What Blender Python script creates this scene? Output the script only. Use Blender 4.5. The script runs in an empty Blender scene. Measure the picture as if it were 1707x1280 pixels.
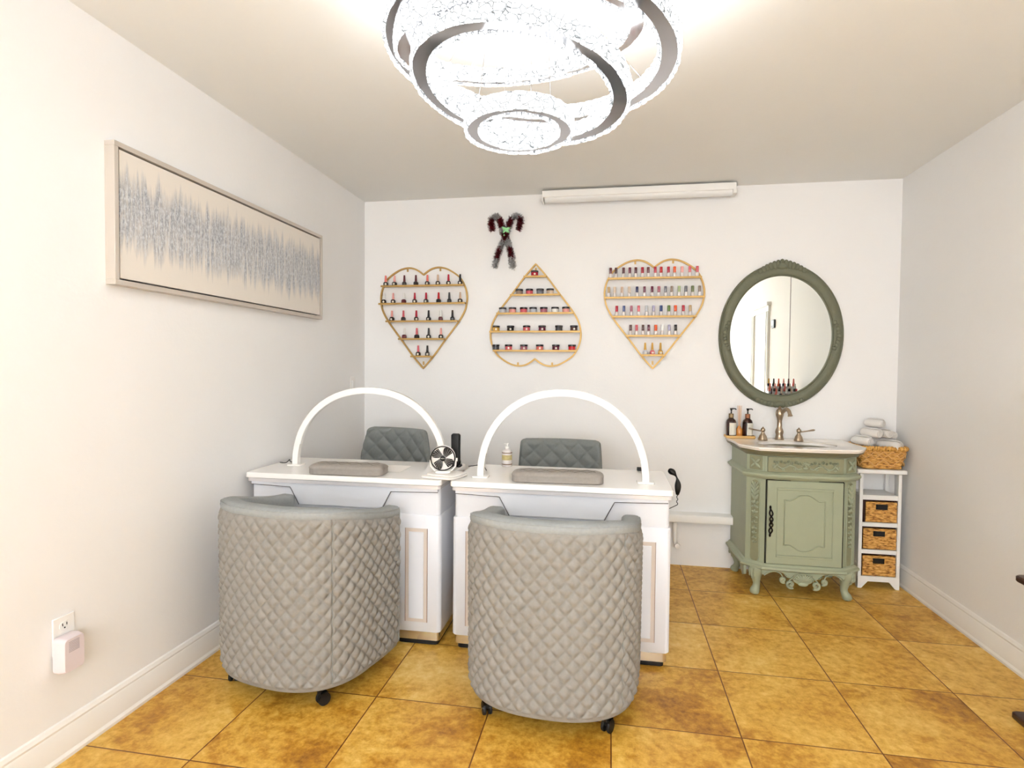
import bpy, bmesh, math, random
from mathutils import Vector, Matrix
S = bpy.context.scene
COL = S.collection
PI = math.pi
# ------------------------------------------------------------------ camera, world, exposure
F_PX, YAW, PITCH, ROLL, CAM_Z = 947.4, .1712, -.0277, .0089, 1.2743
cd = bpy.data.cameras.new('camera'); cam = bpy.data.objects.new('camera', cd); COL.objects.link(cam)
cd.sensor_width = 36; cd.lens = 36 * F_PX / 1707; cd.clip_start = .02; cd.clip_end = 50
fw = Vector((-math.sin(YAW), math.cos(YAW), 0)); rt = Vector((math.cos(YAW), math.sin(YAW), 0)); up = Vector((0, 0, 1))
f2 = fw * math.cos(PITCH) + up * math.sin(PITCH); u2 = -fw * math.sin(PITCH) + up * math.cos(PITCH)
cr, sr = math.cos(ROLL), math.sin(ROLL)
rx, uy = rt * cr + u2 * sr, u2 * cr - rt * sr
m = Matrix((rx, uy, -f2)).transposed().to_4x4(); m.translation = (0, 0, CAM_Z)
cam.matrix_world = m
S.camera = cam
w = bpy.data.worlds.new('world'); S.world = w; w.use_nodes = True
w.node_tree.nodes['Background'].inputs[0].default_value = (.965, .985, 1, 1)
w.node_tree.nodes['Background'].inputs[1].default_value = 2.55
# sky light through an added, unseen window behind the viewer; a portal guides it
pl = bpy.data.lights.new('fill_window_portal', 'AREA'); pl.shape = 'RECTANGLE'; pl.size = 2.8; pl.size_y = 1.9; pl.cycles.is_portal = True
po_ = bpy.data.objects.new('fill_window_portal', pl); COL.objects.link(po_); po_.location = (0, -1.66, 1.35); po_.rotation_euler = (math.radians(90), 0, math.radians(180))
S.view_settings.view_transform = 'Standard'; S.view_settings.look = 'None'
S.view_settings.gamma = 1; S.view_settings.use_curve_mapping = False
S.view_settings.exposure = 1.66
CRYSTAL_E, PANEL_E = 1.0, 3.6
YB, XL, XR, H = 3.8154, -1.7275, 1.7253, 2.44
YF = -1.6

# ------------------------------------------------------------------ materials
def srgb(c):
    c = [x / 255 for x in c[:3]]
    return tuple((x / 12.92 if x <= .04045 else ((x + .055) / 1.055) ** 2.4) for x in c) + (1,)
MATS = {}
def mat(name, rgb, rough=.5, metal=0, noise=0, nscale=30, bump=0, bscale=200, emit=0, trans=0, ior=1.45, coat=0, alpha=1):
    if name in MATS: return MATS[name]
    m = bpy.data.materials.new(name); m.use_nodes = True; nt = m.node_tree
    b = nt.nodes['Principled BSDF']; c = srgb(rgb)
    b.inputs['Base Color'].default_value = c
    b.inputs['Roughness'].default_value = rough; b.inputs['Metallic'].default_value = metal
    b.inputs['IOR'].default_value = ior; b.inputs['Transmission Weight'].default_value = trans
    b.inputs['Coat Weight'].default_value = coat; b.inputs['Alpha'].default_value = alpha
    if emit:
        b.inputs['Emission Color'].default_value = c; b.inputs['Emission Strength'].default_value = emit
    tc = nt.nodes.new('ShaderNodeTexCoord')
    n = nt.nodes.new('ShaderNodeTexNoise'); n.inputs['Scale'].default_value = nscale; n.inputs['Detail'].default_value = 4
    nt.links.new(tc.outputs['Object'], n.inputs['Vector'])
    if noise:
        mx = nt.nodes.new('ShaderNodeMix'); mx.data_type = 'RGBA'
        mx.inputs[6].default_value = tuple(x * (1 - noise) for x in c[:3]) + (1,)
        mx.inputs[7].default_value = tuple(min(1, x * (1 + noise)) for x in c[:3]) + (1,)
        nt.links.new(n.outputs['Fac'], mx.inputs[0]); nt.links.new(mx.outputs[2], b.inputs['Base Color'])
    if bump:
        n2 = nt.nodes.new('ShaderNodeTexNoise'); n2.inputs['Scale'].default_value = bscale; n2.inputs['Detail'].default_value = 3
        nt.links.new(tc.outputs['Object'], n2.inputs['Vector'])
        bp = nt.nodes.new('ShaderNodeBump'); bp.inputs['Strength'].default_value = bump; bp.inputs['Distance'].default_value = .002
        nt.links.new(n2.outputs['Fac'], bp.inputs['Height']); nt.links.new(bp.outputs[0], b.inputs['Normal'])
    MATS[name] = m
    return m
M_wall = mat('wall_paint', (240, 238, 236), .75, bump=.25, bscale=60, noise=.012, nscale=2)
M_ceil = mat('ceiling_paint', (238, 237, 233), .6, bump=.15, bscale=40, noise=.015, nscale=2)
M_trim = mat('trim_paint', (243, 240, 235), .4)
M_white = mat('white_gloss', (243, 239, 234), .22, coat=.3)
M_whitem = mat('white_satin', (240, 238, 234), .4)
M_desk = mat('desk_lacquer', (226, 227, 232), .35)
M_panel = mat('desk_frame_beige', (214, 201, 190), .4)
M_silver = mat('brushed_silver', (225, 220, 210), .22, metal=.9)
M_chrome = mat('polished_steel', (205, 203, 206), .1, metal=1)
M_black = mat('black_plastic', (8, 8, 9), .5)
M_rubber = mat('black_rubber', (22, 22, 23), .6)
M_gold = mat('gold_metal', (184, 148, 86), .42, metal=.4)
M_nickel = mat('brushed_nickel', (178, 160, 138), .28, metal=.95)
M_sage = mat('sage_paint', (161, 167, 141), .48, noise=.06, nscale=14, bump=.25, bscale=140)
M_glaze_shade = mat('sage_glaze_and_shade', (140, 140, 110), .55, noise=.12, nscale=30)  # glaze tone, darkened to stand in for shade behind the carving
M_mframe = mat('sage_mirror_frame', (110, 111, 90), .55, noise=.1, nscale=30, bump=.8, bscale=90)
M_mirror = mat('mirror_glass', (238, 242, 238), .0, metal=1)
M_iron = mat('dark_iron', (24, 18, 18), .4, metal=.6)
M_amber = mat('amber_glass', (48, 16, 12), .12, coat=.5)
M_label = mat('label_paper', (226, 220, 205), .6, noise=.05, nscale=60)
M_bamboo = mat('bamboo', (222, 178, 108), .45, noise=.1, nscale=25)
M_copper = mat('copper_collar', (150, 100, 72), .4, metal=.6)
M_cloth = mat('towel_cotton', (243, 238, 232), .95, bump=1, bscale=500)
M_red = mat('burgundy_tinsel', (108, 6, 20), .4, noise=.5, nscale=200)
M_silt = mat('silver_tinsel', (206, 203, 202), .3, metal=.1, noise=.6, nscale=160)
M_green = mat('green_leaf_foil', (150, 214, 156), .35)
M_brown = mat('dark_walnut', (62, 36, 28), .4, noise=.2, nscale=18)
M_framec = mat('champagne_frame', (205, 196, 186), .38, metal=.25)
M_lens = mat('frosted_lens', (238, 238, 236), .3, coat=.2)

def fabric(name, rgb):
    m = mat(name, rgb, .85, noise=.12, nscale=90, bump=.6, bscale=900)
    return m
M_fab = fabric('grey_quilted_fabric', (147, 143, 137))
M_fabi = fabric('grey_plain_fabric', (156, 159, 158))
M_fabd = fabric('slate_quilted_fabric', (128, 131, 129))
M_pad = fabric('taupe_leatherette', (158, 150, 142))

def tile_material():
    m = bpy.data.materials.new('travertine_tile'); m.use_nodes = True; nt = m.node_tree; N = nt.nodes; L = nt.links
    b = N['Principled BSDF']
    geo = N.new('ShaderNodeNewGeometry'); sep = N.new('ShaderNodeSeparateXYZ'); L.new(geo.outputs['Position'], sep.inputs[0])
    def mth(op, a, b_=None, c=None):
        n = N.new('ShaderNodeMath'); n.operation = op
        for i, v in enumerate((a, b_, c)):
            if v is None: continue
            if isinstance(v, (int, float)): n.inputs[i].default_value = v
            else: L.new(v, n.inputs[i])
        return n.outputs[0]
    T = .4467
    u = mth('DIVIDE', mth('SUBTRACT', sep.outputs[0], -.8743), T); v = mth('DIVIDE', mth('SUBTRACT', sep.outputs[1], 2.0449), T)
    # distance to the nearest joint
    def edge(x):
        f = mth('FRACT', x); return mth('MINIMUM', f, mth('SUBTRACT', 1, f))
    cu, cv = mth('FLOOR', u), mth('FLOOR', v)
    cmb = N.new('ShaderNodeCombineXYZ'); L.new(cu, cmb.inputs[0]); L.new(cv, cmb.inputs[1])
    wn = N.new('ShaderNodeTexWhiteNoise'); wn.noise_dimensions = '3D'; L.new(cmb.outputs[0], wn.inputs['Vector'])
    # offset the pattern per tile
    off = N.new('ShaderNodeVectorMath'); off.operation = 'MULTIPLY_ADD'; off.inputs[1].default_value = (9, 9, 9)
    L.new(wn.outputs['Color'], off.inputs[0]); L.new(geo.outputs['Position'], off.inputs[2])
    n1 = N.new('ShaderNodeTexNoise'); n1.inputs['Scale'].default_value = 3.2; n1.inputs['Detail'].default_value = 9; n1.inputs['Roughness'].default_value = .62
    n1.inputs['Distortion'].default_value = .8; L.new(off.outputs[0], n1.inputs['Vector'])
    n2 = N.new('ShaderNodeTexNoise'); n2.inputs['Scale'].default_value = 34; n2.inputs['Detail'].default_value = 6; n2.inputs['Roughness'].default_value = .7
    L.new(off.outputs[0], n2.inputs['Vector'])
    mixv = mth('ADD', mth('MULTIPLY', n1.outputs['Fac'], .56), mth('MULTIPLY', n2.outputs['Fac'], .44))
    mixv = mth('ADD', mixv, mth('MULTIPLY', mth('SUBTRACT', wn.outputs['Value'], .5), .07))
    rp = N.new('ShaderNodeValToRGB'); cr_ = rp.color_ramp
    stops = [(.3, (140, 86, 24)), (.42, (194, 138, 42)), (.5, (220, 170, 70)), (.57, (234, 190, 94)), (.68, (246, 214, 136))]
    cr_.elements[0].position = stops[0][0]; cr_.elements[0].color = srgb(stops[0][1])
    cr_.elements[1].position = stops[-1][0]; cr_.elements[1].color = srgb(stops[-1][1])
    for p, c in stops[1:-1]: e = cr_.elements.new(p); e.color = srgb(c)
    L.new(mixv, rp.inputs[0])
    d = mth('MINIMUM', edge(u), edge(v))
    g = mth('LESS_THAN', d, .0052)
    mx = N.new('ShaderNodeMix'); mx.data_type = 'RGBA'; L.new(g, mx.inputs[0]); L.new(rp.outputs[0], mx.inputs[6]); mx.inputs[7].default_value = srgb((112, 62, 22))
    L.new(mx.outputs[2], b.inputs['Base Color'])
    b.inputs['Roughness'].default_value = .42
    hh = mth('SUBTRACT', mth('MULTIPLY', n2.outputs['Fac'], .5), g)
    bp = N.new('ShaderNodeBump'); bp.inputs['Strength'].default_value = .35; bp.inputs['Distance'].default_value = .003
    L.new(hh, bp.inputs['Height']); L.new(bp.outputs[0], b.inputs['Normal'])
    return m

def canvas_material():
    m = bpy.data.materials.new('abstract_canvas'); m.use_nodes = True; nt = m.node_tree; N = nt.nodes; L = nt.links
    b = N['Principled BSDF']; b.inputs['Roughness'].default_value = .6
    tc = N.new('ShaderNodeTexCoord'); sep = N.new('ShaderNodeSeparateXYZ'); L.new(tc.outputs['Object'], sep.inputs[0])
    def mth(op, a, b_=None):
        n = N.new('ShaderNodeMath'); n.operation = op
        for i, v in enumerate((a, b_)):
            if v is None: continue
            if isinstance(v, (int, float)): n.inputs[i].default_value = v
            else: L.new(v, n.inputs[i])
        return n.outputs[0]
    def noise(sc, vec, det=5, ro=.6):
        mp = N.new('ShaderNodeMapping'); mp.inputs['Scale'].default_value = vec; L.new(tc.outputs['Object'], mp.inputs[0])
        n = N.new('ShaderNodeTexNoise'); n.inputs['Scale'].default_value = sc; n.inputs['Detail'].default_value = det; n.inputs['Roughness'].default_value = ro
        L.new(mp.outputs[0], n.inputs['Vector']); return n.outputs['Fac']
    ycol = noise(1, (0, 26, .9), 6, .75)       # varies along the picture's length: ragged streak length
    ycol2 = noise(1, (0, 60, 2.5), 4, .7)
    z = mth('ABSOLUTE', mth('SUBTRACT', sep.outputs[2], .005))
    lim = mth('ADD', .105, mth('MULTIPLY', mth('ABSOLUTE', mth('SUBTRACT', ycol, .38)), .36))
    band = mth('MULTIPLY', mth('SUBTRACT', lim, z), 14)
    band = mth('MINIMUM', mth('MAXIMUM', band, 0), 1)
    fine = noise(1, (0, 130, 55), 6, .8)
    streak = noise(1, (0, 95, 7), 5, .7)
    dens = mth('MULTIPLY', band, mth('MINIMUM', mth('MAXIMUM', mth('MULTIPLY', mth('SUBTRACT', mth('ADD', mth('MULTIPLY', streak, .6), mth('MULTIPLY', ycol2, .4)), .37), 6), 0), 1))
    base = N.new('ShaderNodeMix'); base.data_type = 'RGBA'; base.inputs[6].default_value = srgb((228, 220, 210)); base.inputs[7].default_value = srgb((150, 152, 159))
    L.new(dens, base.inputs[0])
    wm = mth('MULTIPLY', band, mth('MINIMUM', mth('MAXIMUM', mth('MULTIPLY', mth('SUBTRACT', fine, .46), 8), 0), 1))
    m2 = N.new('ShaderNodeMix'); m2.data_type = 'RGBA'; L.new(mth('MULTIPLY', wm, .85), m2.inputs[0]); L.new(base.outputs[2], m2.inputs[6]); m2.inputs[7].default_value = srgb((216, 219, 222))
    dk = mth('MULTIPLY', band, mth('MINIMUM', mth('MAXIMUM', mth('MULTIPLY', mth('SUBTRACT', noise(1, (0, 150, 16), 4, .7), .62), 14), 0), 1))
    m3 = N.new('ShaderNodeMix'); m3.data_type = 'RGBA'; L.new(mth('MULTIPLY', dk, .8), m3.inputs[0]); L.new(m2.outputs[2], m3.inputs[6]); m3.inputs[7].default_value = srgb((62, 62, 78))
    L.new(m3.outputs[2], b.inputs['Base Color'])
    return m

def wicker_material(name, a=(206, 150, 70), c=(112, 60, 20), sx=42, sz=60):
    m = bpy.data.materials.new(name); m.use_nodes = True; nt = m.node_tree; N = nt.nodes; L = nt.links
    b = N['Principled BSDF']; b.inputs['Roughness'].default_value = .6
    tc = N.new('ShaderNodeTexCoord')
    mp = N.new('ShaderNodeMapping'); mp.inputs['Scale'].default_value = (sx, sx, sz * 2.2); L.new(tc.outputs['Object'], mp.inputs[0])
    n = N.new('ShaderNodeTexNoise'); n.inputs['Scale'].default_value = 1; n.inputs['Detail'].default_value = 4; L.new(mp.outputs[0], n.inputs['Vector'])
    rp = N.new('ShaderNodeValToRGB'); e = rp.color_ramp.elements
    e[0].position = .32; e[0].color = srgb(c); e[1].position = .68; e[1].color = srgb((232, 182, 104)); k = rp.color_ramp.elements.new(.48); k.color = srgb(a)
    L.new(n.outputs['Fac'], rp.inputs[0]); L.new(rp.outputs[0], b.inputs['Base Color'])
    return m
M_wick = wicker_material('water_hyacinth')

# crystal: light-giving blocks with facet variation
def crystal_material():
    m = bpy.data.materials.new('lit_crystal'); m.use_nodes = True; nt = m.node_tree; N = nt.nodes; L = nt.links
    b = N['Principled BSDF']; b.inputs['Base Color'].default_value = (.03, .03, .032, 1); b.inputs['Roughness'].default_value = .1
    tc = N.new('ShaderNodeTexCoord'); v = N.new('ShaderNodeTexVoronoi'); v.feature = 'DISTANCE_TO_EDGE'; v.inputs['Scale'].default_value = 55; L.new(tc.outputs['Object'], v.inputs['Vector'])
    r = N.new('ShaderNodeMapRange'); r.inputs[1].default_value = 0; r.inputs[2].default_value = .12; r.inputs[3].default_value = .0; r.inputs[4].default_value = 1
    L.new(v.outputs['Distance'], r.inputs[0])
    mu = N.new('ShaderNodeMath'); mu.operation = 'MULTIPLY'; mu.inputs[1].default_value = CRYSTAL_E; L.new(r.outputs[0], mu.inputs[0])
    b.inputs['Emission Color'].default_value = (.93, .98, 1, 1); L.new(mu.outputs[0], b.inputs['Emission Strength'])
    return m
M_crys = crystal_material()
M_fill_led = mat('fill_led_strip', (250, 252, 255), .4, emit=9.0)
M_fill_globe = mat('fill_globe_diffuser', (244, 249, 252), .4, emit=PANEL_E)

# ------------------------------------------------------------------ mesh builder
class MB:
    def __init__(s): s.v = []; s.f = []
    def add(s, vs, fs):
        o = len(s.v); s.v += [tuple(p) for p in vs]; s.f += [tuple(i + o for i in f) for f in fs]; return s
    def box(s, x0, y0, z0, x1, y1, z1, M=None):
        vs = [Vector((x, y, z)) for z in (z0, z1) for y in (y0, y1) for x in (x0, x1)]
        if M: vs = [M @ p for p in vs]
        return s.add(vs, [(0, 2, 3, 1), (4, 5, 7, 6), (0, 1, 5, 4), (2, 6, 7, 3), (0, 4, 6, 2), (1, 3, 7, 5)])
    def prism(s, poly, z0, z1, M=None):
        n = len(poly); vs = [Vector((p[0], p[1], z0)) for p in poly] + [Vector((p[0], p[1], z1)) for p in poly]
        if M: vs = [M @ p for p in vs]
        return s.add(vs, [tuple(range(n))[::-1], tuple(range(n, 2 * n))] + [(i, (i + 1) % n, n + (i + 1) % n, n + i) for i in range(n)])
    def loft(s, secs, cap=True, closed=True):
        n = len(secs[0]); vs = [p for q in secs for p in q]; fs = []
        for k in range(len(secs) - 1):
            for i in range(n if closed else n - 1):
                j = (i + 1) % n; fs.append((k * n + i, k * n + j, (k + 1) * n + j, (k + 1) * n + i))
        if cap: fs += [tuple(range(n))[::-1], tuple(range((len(secs) - 1) * n, len(secs) * n))]
        return s.add(vs, fs)
    def tube(s, path, r, seg=8, closed=False, flat=1.0):
        P = [Vector(p) for p in path]; n = len(P); rs = r if isinstance(r, (list, tuple)) else [r] * n
        secs = []; ref = None
        for i, p in enumerate(P):
            a = P[(i - 1) % n] if (closed or i) else p; b_ = P[(i + 1) % n] if (closed or i < n - 1) else p
            t = (b_ - a)
            if t.length < 1e-9: t = Vector((0, 0, 1))
            t.normalize()
            if ref is None:
                ref = Vector((0, 0, 1)) if abs(t.z) < .9 else Vector((0, 1, 0))
            x = ref - t * ref.dot(t)
            if x.length < 1e-6: x = t.orthogonal()
            x.normalize(); y = t.cross(x); ref = x
            secs.append([p + (x * math.cos(2 * PI * k / seg) + y * math.sin(2 * PI * k / seg) * flat) * rs[i] for k in range(seg)])
        if closed: secs.append(secs[0]); return s.loft(secs, cap=False)
        return s.loft(secs)
    def lathe(s, prof, c=(0, 0, 0), seg=20, M=None, sx=1, sy=1):
        secs = [[Vector((c[0] + max(r, 1e-4) * math.cos(2 * PI * k / seg) * sx, c[1] + max(r, 1e-4) * math.sin(2 * PI * k / seg) * sy, c[2] + z)) for k in range(seg)] for r, z in prof]
        if M: secs = [[M @ p for p in q] for q in secs]
        return s.loft(secs)
    def ell(s, c, r, seg=12, rings=8, M=None):
        secs = []
        for i in range(rings + 1):
            a = -PI / 2 + PI * i / rings; q = max(math.cos(a), 1e-3)
            row = [Vector((math.cos(2 * PI * k / seg) * q * r[0], math.sin(2 * PI * k / seg) * q * r[1], math.sin(a) * r[2])) for k in range(seg)]
            if M: row = [M @ p for p in row]
            secs.append([p + Vector(c) for p in row])
        return s.loft(secs)
    def obj(s, name, material, parent=None, smooth=40, bevel=0, bseg=2, mesh_only=False):
        me = bpy.data.meshes.new(name); me.from_pydata(s.v, [], s.f)
        bm = bmesh.new(); bm.from_mesh(me); bmesh.ops.recalc_face_normals(bm, faces=bm.faces); bm.to_mesh(me); bm.free()
        for m_ in (material if isinstance(material, (list, tuple)) else [material]): me.materials.append(m_)
        if smooth: me.shade_smooth(); me.set_sharp_from_angle(angle=math.radians(smooth))
        if mesh_only: return me
        o = bpy.data.objects.new(name, me); COL.objects.link(o)
        if parent: o.parent = parent
        if bevel:
            b = o.modifiers.new('bevel', 'BEVEL'); b.width = bevel; b.segments = bseg; b.limit_method = 'ANGLE'; b.harden_normals = False
        return o
def tag(o, label, cat, group=None):
    o['label'] = label; o['category'] = cat
    if group: o['group'] = group
    return o
def thing(name, label, cat, loc=(0, 0, 0), rz=0, group=None):
    o = bpy.data.objects.new(name, None); COL.objects.link(o); o.empty_display_size = .1
    o.location = loc; o.rotation_euler = (0, 0, rz); return tag(o, label, cat, group)
def struct(o): o['kind'] = 'structure'; return o
def copy_tree(o, parent=None):
    c = o.copy(); COL.objects.link(c); c.parent = parent
    for ch in list(o.children): copy_tree(ch, c)
    return c
def catmull(pts, n=8, closed=False):
    P = [Vector(p) for p in pts]; out = []; N = len(P)
    rng = range(N) if closed else range(N - 1)
    for i in rng:
        g = (lambda k: P[k % N]) if closed else (lambda k: P[min(max(k, 0), N - 1)])
        p0, p1, p2, p3 = g(i - 1), g(i), g(i + 1), g(i + 2)
        for k in range(n):
            t = k / n
            out.append(.5 * ((2 * p1) + (p2 - p0) * t + (2 * p0 - 5 * p1 + 4 * p2 - p3) * t * t + (3 * p1 - p0 - 3 * p2 + p3) * t ** 3))
    if not closed: out.append(P[-1])
    return out
def rrect(w, d, r, n=5, cx=0, cy=0):
    out = []
    for sx, sy, a0 in ((1, 1, 0), (-1, 1, PI / 2), (-1, -1, PI), (1, -1, 1.5 * PI)):
        for k in range(n + 1):
            a = a0 + PI / 2 * k / n
            out.append((cx + sx * (w / 2 - r) + r * math.cos(a), cy + sy * (d / 2 - r) + r * math.sin(a)))
    return out
def Rz(a): return Matrix.Rotation(a, 4, 'Z')

# ------------------------------------------------------------------ room shell
T = .1
struct(MB().box(XL - T, YF - T, -T, XR + T, YB + T, 0).obj('floor', tile_material(), smooth=0))
struct(MB().box(XL - T, YF - T, H, XR + T, YB + T, H + T).obj('ceiling', M_ceil, smooth=0))
struct(MB().box(XL - T, YF - T, 0, XL, YB + T, H).obj('wall_left', M_wall, smooth=0))
struct(MB().box(XR, YF - T, 0, XR + T, YB + T, H).obj('wall_right', M_wall, smooth=0))
struct(MB().box(XL, YB, 0, XR, YB + T, H).obj('wall_back', M_wall, smooth=0))
struct(MB().box(XL, YF - T, 0, XR, YF, .4).box(XL, YF - T, 2.3, XR, YF, H).box(XL, YF - T, .4, -1.4, YF, 2.3).box(1.4, YF - T, .4, XR, YF, 2.3).obj('wall_front', M_wall, smooth=0))
wf = MB()  # unseen window, added to brighten the back wall and ceiling
for x0_, x1_, z0_, z1_ in ((-1.4, 1.4, .4, .45), (-1.4, 1.4, 2.25, 2.3), (-1.4, -1.35, .45, 2.25), (1.35, 1.4, .45, 2.25), (-.02, .02, .45, 2.25)): wf.box(x0_, YF - .07, z0_, x1_, YF - .02, z1_)
wfo = struct(wf.obj('fill_window_1', M_trim, smooth=0))
MB().box(-1.35, YF - .05, .45, 1.35, YF - .046, 2.25).obj('fill_window_glass', mat('clear_glass', (255, 255, 255), 0, trans=1, ior=1.05), wfo, smooth=0)
def baseboard(name, side):
    prof = [(0, 0), (.016, 0), (.018, .012), (.012, .022), (.012, .098), (.009, .104), (.011, .112), (.006, .124), (0, .128)]
    x = XL if side < 0 else XR
    secs = [[Vector((x - side * p[0] * 1.0, y, p[1])) for p in prof] for y in (YF, YB)]
    b = MB().loft(secs); struct(b.obj(name, M_trim, smooth=30))
baseboard('baseboard_left', -1); baseboard('baseboard_right', 1)
# boxed pipe ledge low on the back wall, with its shadow gap and drop pipe
lg = MB().prism(catmull([(3.8154, .292), (3.752, .296), (3.742, .305), (3.742, .338), (3.752, .348), (3.8154, .352)], 3), 0, 1)
lg.v = [(XL + .02 + (0.795 - XL - .02) * z, x, y) for (x, y, z) in lg.v]
struct(lg.obj('trim_1', M_trim, smooth=30))
# seam strip on the right wall, seen in the mirror
struct(MB().box(XR - .003, 1.646, .128, XR, 1.658, H).obj('trim_2', mat('shadow_gap', (150, 140, 142), .7), smooth=0))
# door in the right wall (seen in the mirror)
dr = MB().box(XR - .006, .30, 0, XR, .84, 1.93).obj('door_1', M_trim, smooth=0); struct(dr)
cs = MB()
for y0, y1 in ((.205, .30), (.84, .935)):
    cs.box(XR - .022, y0, 0, XR, y1, 1.93); cs.box(XR - .03, y0 + .01, 0, XR, y0 + .035, 1.93); cs.box(XR - .027, y1 - .03, 0, XR, y1 - .012, 1.93)
cs.box(XR - .024, .19, 1.93, XR, .95, 1.99); cs.box(XR - .045, .175, 1.99, XR, .965, 2.03)
cs.obj('door_casing', M_trim, dr, smooth=0)
MB().box(XR - .012, .36, .15, XR, .78, .85).box(XR - .012, .36, .98, XR, .78, 1.83).obj('door_panel', M_whitem, dr, bevel=.004)

# ------------------------------------------------------------------ ceiling lights
CY = 0.0
def fill_globe(x, y, label):  # unseen globe lamps, added to fill the room with light
    t = thing('fill_globe', label, 'ceiling light', (x, y, H), group='added white fill globes behind the viewer')
    MB().lathe([(0, 0), (.06, 0), (.06, -.02), (.012, -.03), (.012, -.10), (.04, -.105), (.04, -.12), (0, -.12)], seg=24).obj('mount', M_trim, t)
    MB().ell((0, 0, -.245), (.13, .13, .13), 32, 20).obj('globe', M_fill_globe, t, smooth=80)
fill_globe(-.85, -.70, 'added white glowing fill globe, unseen behind the viewer, nearer the left wall')
fill_globe(.85, -.70, 'added white glowing fill globe, unseen behind the viewer, nearer the right wall')

def chandelier():
    cx, cy = -.25, 1.6
    t = thing('chandelier', 'large crystal ring chandelier with four tilted glowing rings hanging from the ceiling', 'chandelier', (cx, cy, H))
    MB().lathe([(.0, 0), (.13, 0), (.135, -.012), (.135, -.04), (.12, -.05), (0, -.05)], seg=40).obj('canopy', M_chrome, t)
    rings = [((-.263, 1.6, 1.939), (.003, .014), .131, .030), ((-.263, 1.6, 2.048), (.139, .079), .282, .038),
             ((-.232, 1.6, 2.137), (.074, .021), .377, .042), ((-.263, 1.6, 2.18), (-.064, -.193), .322, .036)]
    rnd = random.Random(4)
    for (c, n, R, wd) in rings:
        nv = Vector((n[0], n[1], 1)).normalized()
        Q = Vector((0, 0, 1)).rotation_difference(nv).to_matrix().to_4x4()
        Q.translation = Vector((c[0] - cx, c[1] - cy, c[2] - H))
        hgt = .038; seg = 96
        b = MB()
        def ringsec(a, prof): return [Q @ Vector((r * math.cos(a), r * math.sin(a), z)) for r, z in prof]
        prof = [(R - wd / 2, 0), (R + wd / 2, 0), (R + wd / 2, hgt), (R - wd / 2, hgt)]
        secs = [ringsec(2 * PI * k / seg, prof) for k in range(seg)]; secs.append(secs[0])
        b.loft(secs, cap=False)
        ro = b.obj('ring', M_chrome, t, smooth=30)
        ls = MB(); prof = [(R - .011, hgt), (R + .011, hgt), (R + .011, hgt + .0015), (R - .011, hgt + .0015)]  # glowing strip added out of sight on the ring to brighten the ceiling
        secs = [ringsec(2 * PI * k / seg, prof) for k in range(seg)]; secs.append(secs[0])
        ls.loft(secs, cap=False).obj('fill_led_strip', M_fill_led, ro, smooth=30)
        for inner in (0, 1):
            cb = MB(); r0 = R - wd / 2 - .006 if inner else R + wd / 2; r1 = r0 + .006
            nb = max(24, int(2 * PI * R / .032))
            for k in range(nb):
                a0 = 2 * PI * k / nb; a1 = a0 + 2 * PI / nb * .95
                zj = rnd.uniform(-.0015, .0015)
                for z0, z1 in ((-.004 + zj, .009), (.0102, .0235), (.0247, .040)):
                    dr_ = rnd.uniform(-.001, .002)
                    rr0, rr1 = (r0 - dr_, r1) if inner else (r0, r1 + dr_)
                    am = (a0 + a1) / 2; bulge = .003
                    pts = []
                    for z in (z0, z1):
                        for a, r in ((a0, rr0), (am, rr0 - (bulge if inner else 0)), (a1, rr0), (a1, rr1), (am, rr1 + (0 if inner else bulge)), (a0, rr1)):
                            pts.append(Q @ Vector((r * math.cos(a), r * math.sin(a), z)))
                    cb.add(pts, [(0, 1, 2, 3, 4, 5), (6, 7, 8, 9, 10, 11)] + [(i, (i + 1) % 6, 6 + (i + 1) % 6, 6 + i) for i in range(6)])
            cb.obj('crystal_band', M_crys, ro, smooth=0)
        for k in range(3):
            a = 2 * PI * k / 3 + R * 7
            p = Q @ Vector((R * math.cos(a), R * math.sin(a), hgt))
            q = Vector((.09 * math.cos(a), .09 * math.sin(a), -.05))
            MB().tube([q, p], .0011, 6).obj('cable', M_chrome, t)
chandelier()

# LED batten where the back wall meets the ceiling
t = thing('batten_light', 'long white batten light fixed at the top of the back wall', 'light fixture', (.148, 3.74, H - .012))
MB().box(-.60, -.045, -.045, .60, .045, 0).obj('housing', M_whitem, t, bevel=.004)
dfu = MB(); secs = []
for x in (-.585, .585): secs.append([Vector((x, .036 * math.cos(a), -.045 - .026 * math.sin(a))) for a in [PI * k / 8 for k in range(9)]])
dfu.loft(secs).obj('lens', M_lens, t)
for sx in (-1, 1): MB().box(sx * .585 - .007, -.045, -.068, sx * .585 + .018 * sx, .045, -.04).obj('end_cap', M_whitem, t, bevel=.003)

# ------------------------------------------------------------------ painting on the left wall
t = thing('wall_painting', 'long framed abstract painting in grey and beige on the left wall', 'painting', (XL, 2.43, 1.80))
y0, y1, z0, z1, dx = -.722, .712, -.247, .247, .040
fr = MB(); fwid = .018
fr.box(0, y0, z1 - fwid, dx, y1, z1).box(0, y0, z0, dx, y1, z0 + fwid).box(0, y0, z0 + fwid, dx, y0 + fwid, z1 - fwid).box(0, y1 - fwid, z0 + fwid, dx, y1, z1 - fwid)
fr.obj('frame', M_framec, t, bevel=.0015)
MB().box(.002, y0 + fwid, z0 + fwid, .012, y1 - fwid, z1 - fwid).obj('backing', M_black, t, smooth=0)
MB().box(.012, y0 + fwid + .007, z0 + fwid + .007, .035, y1 - fwid - .007, z1 - fwid - .007).obj('canvas', canvas_material(), t, smooth=0)

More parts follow.
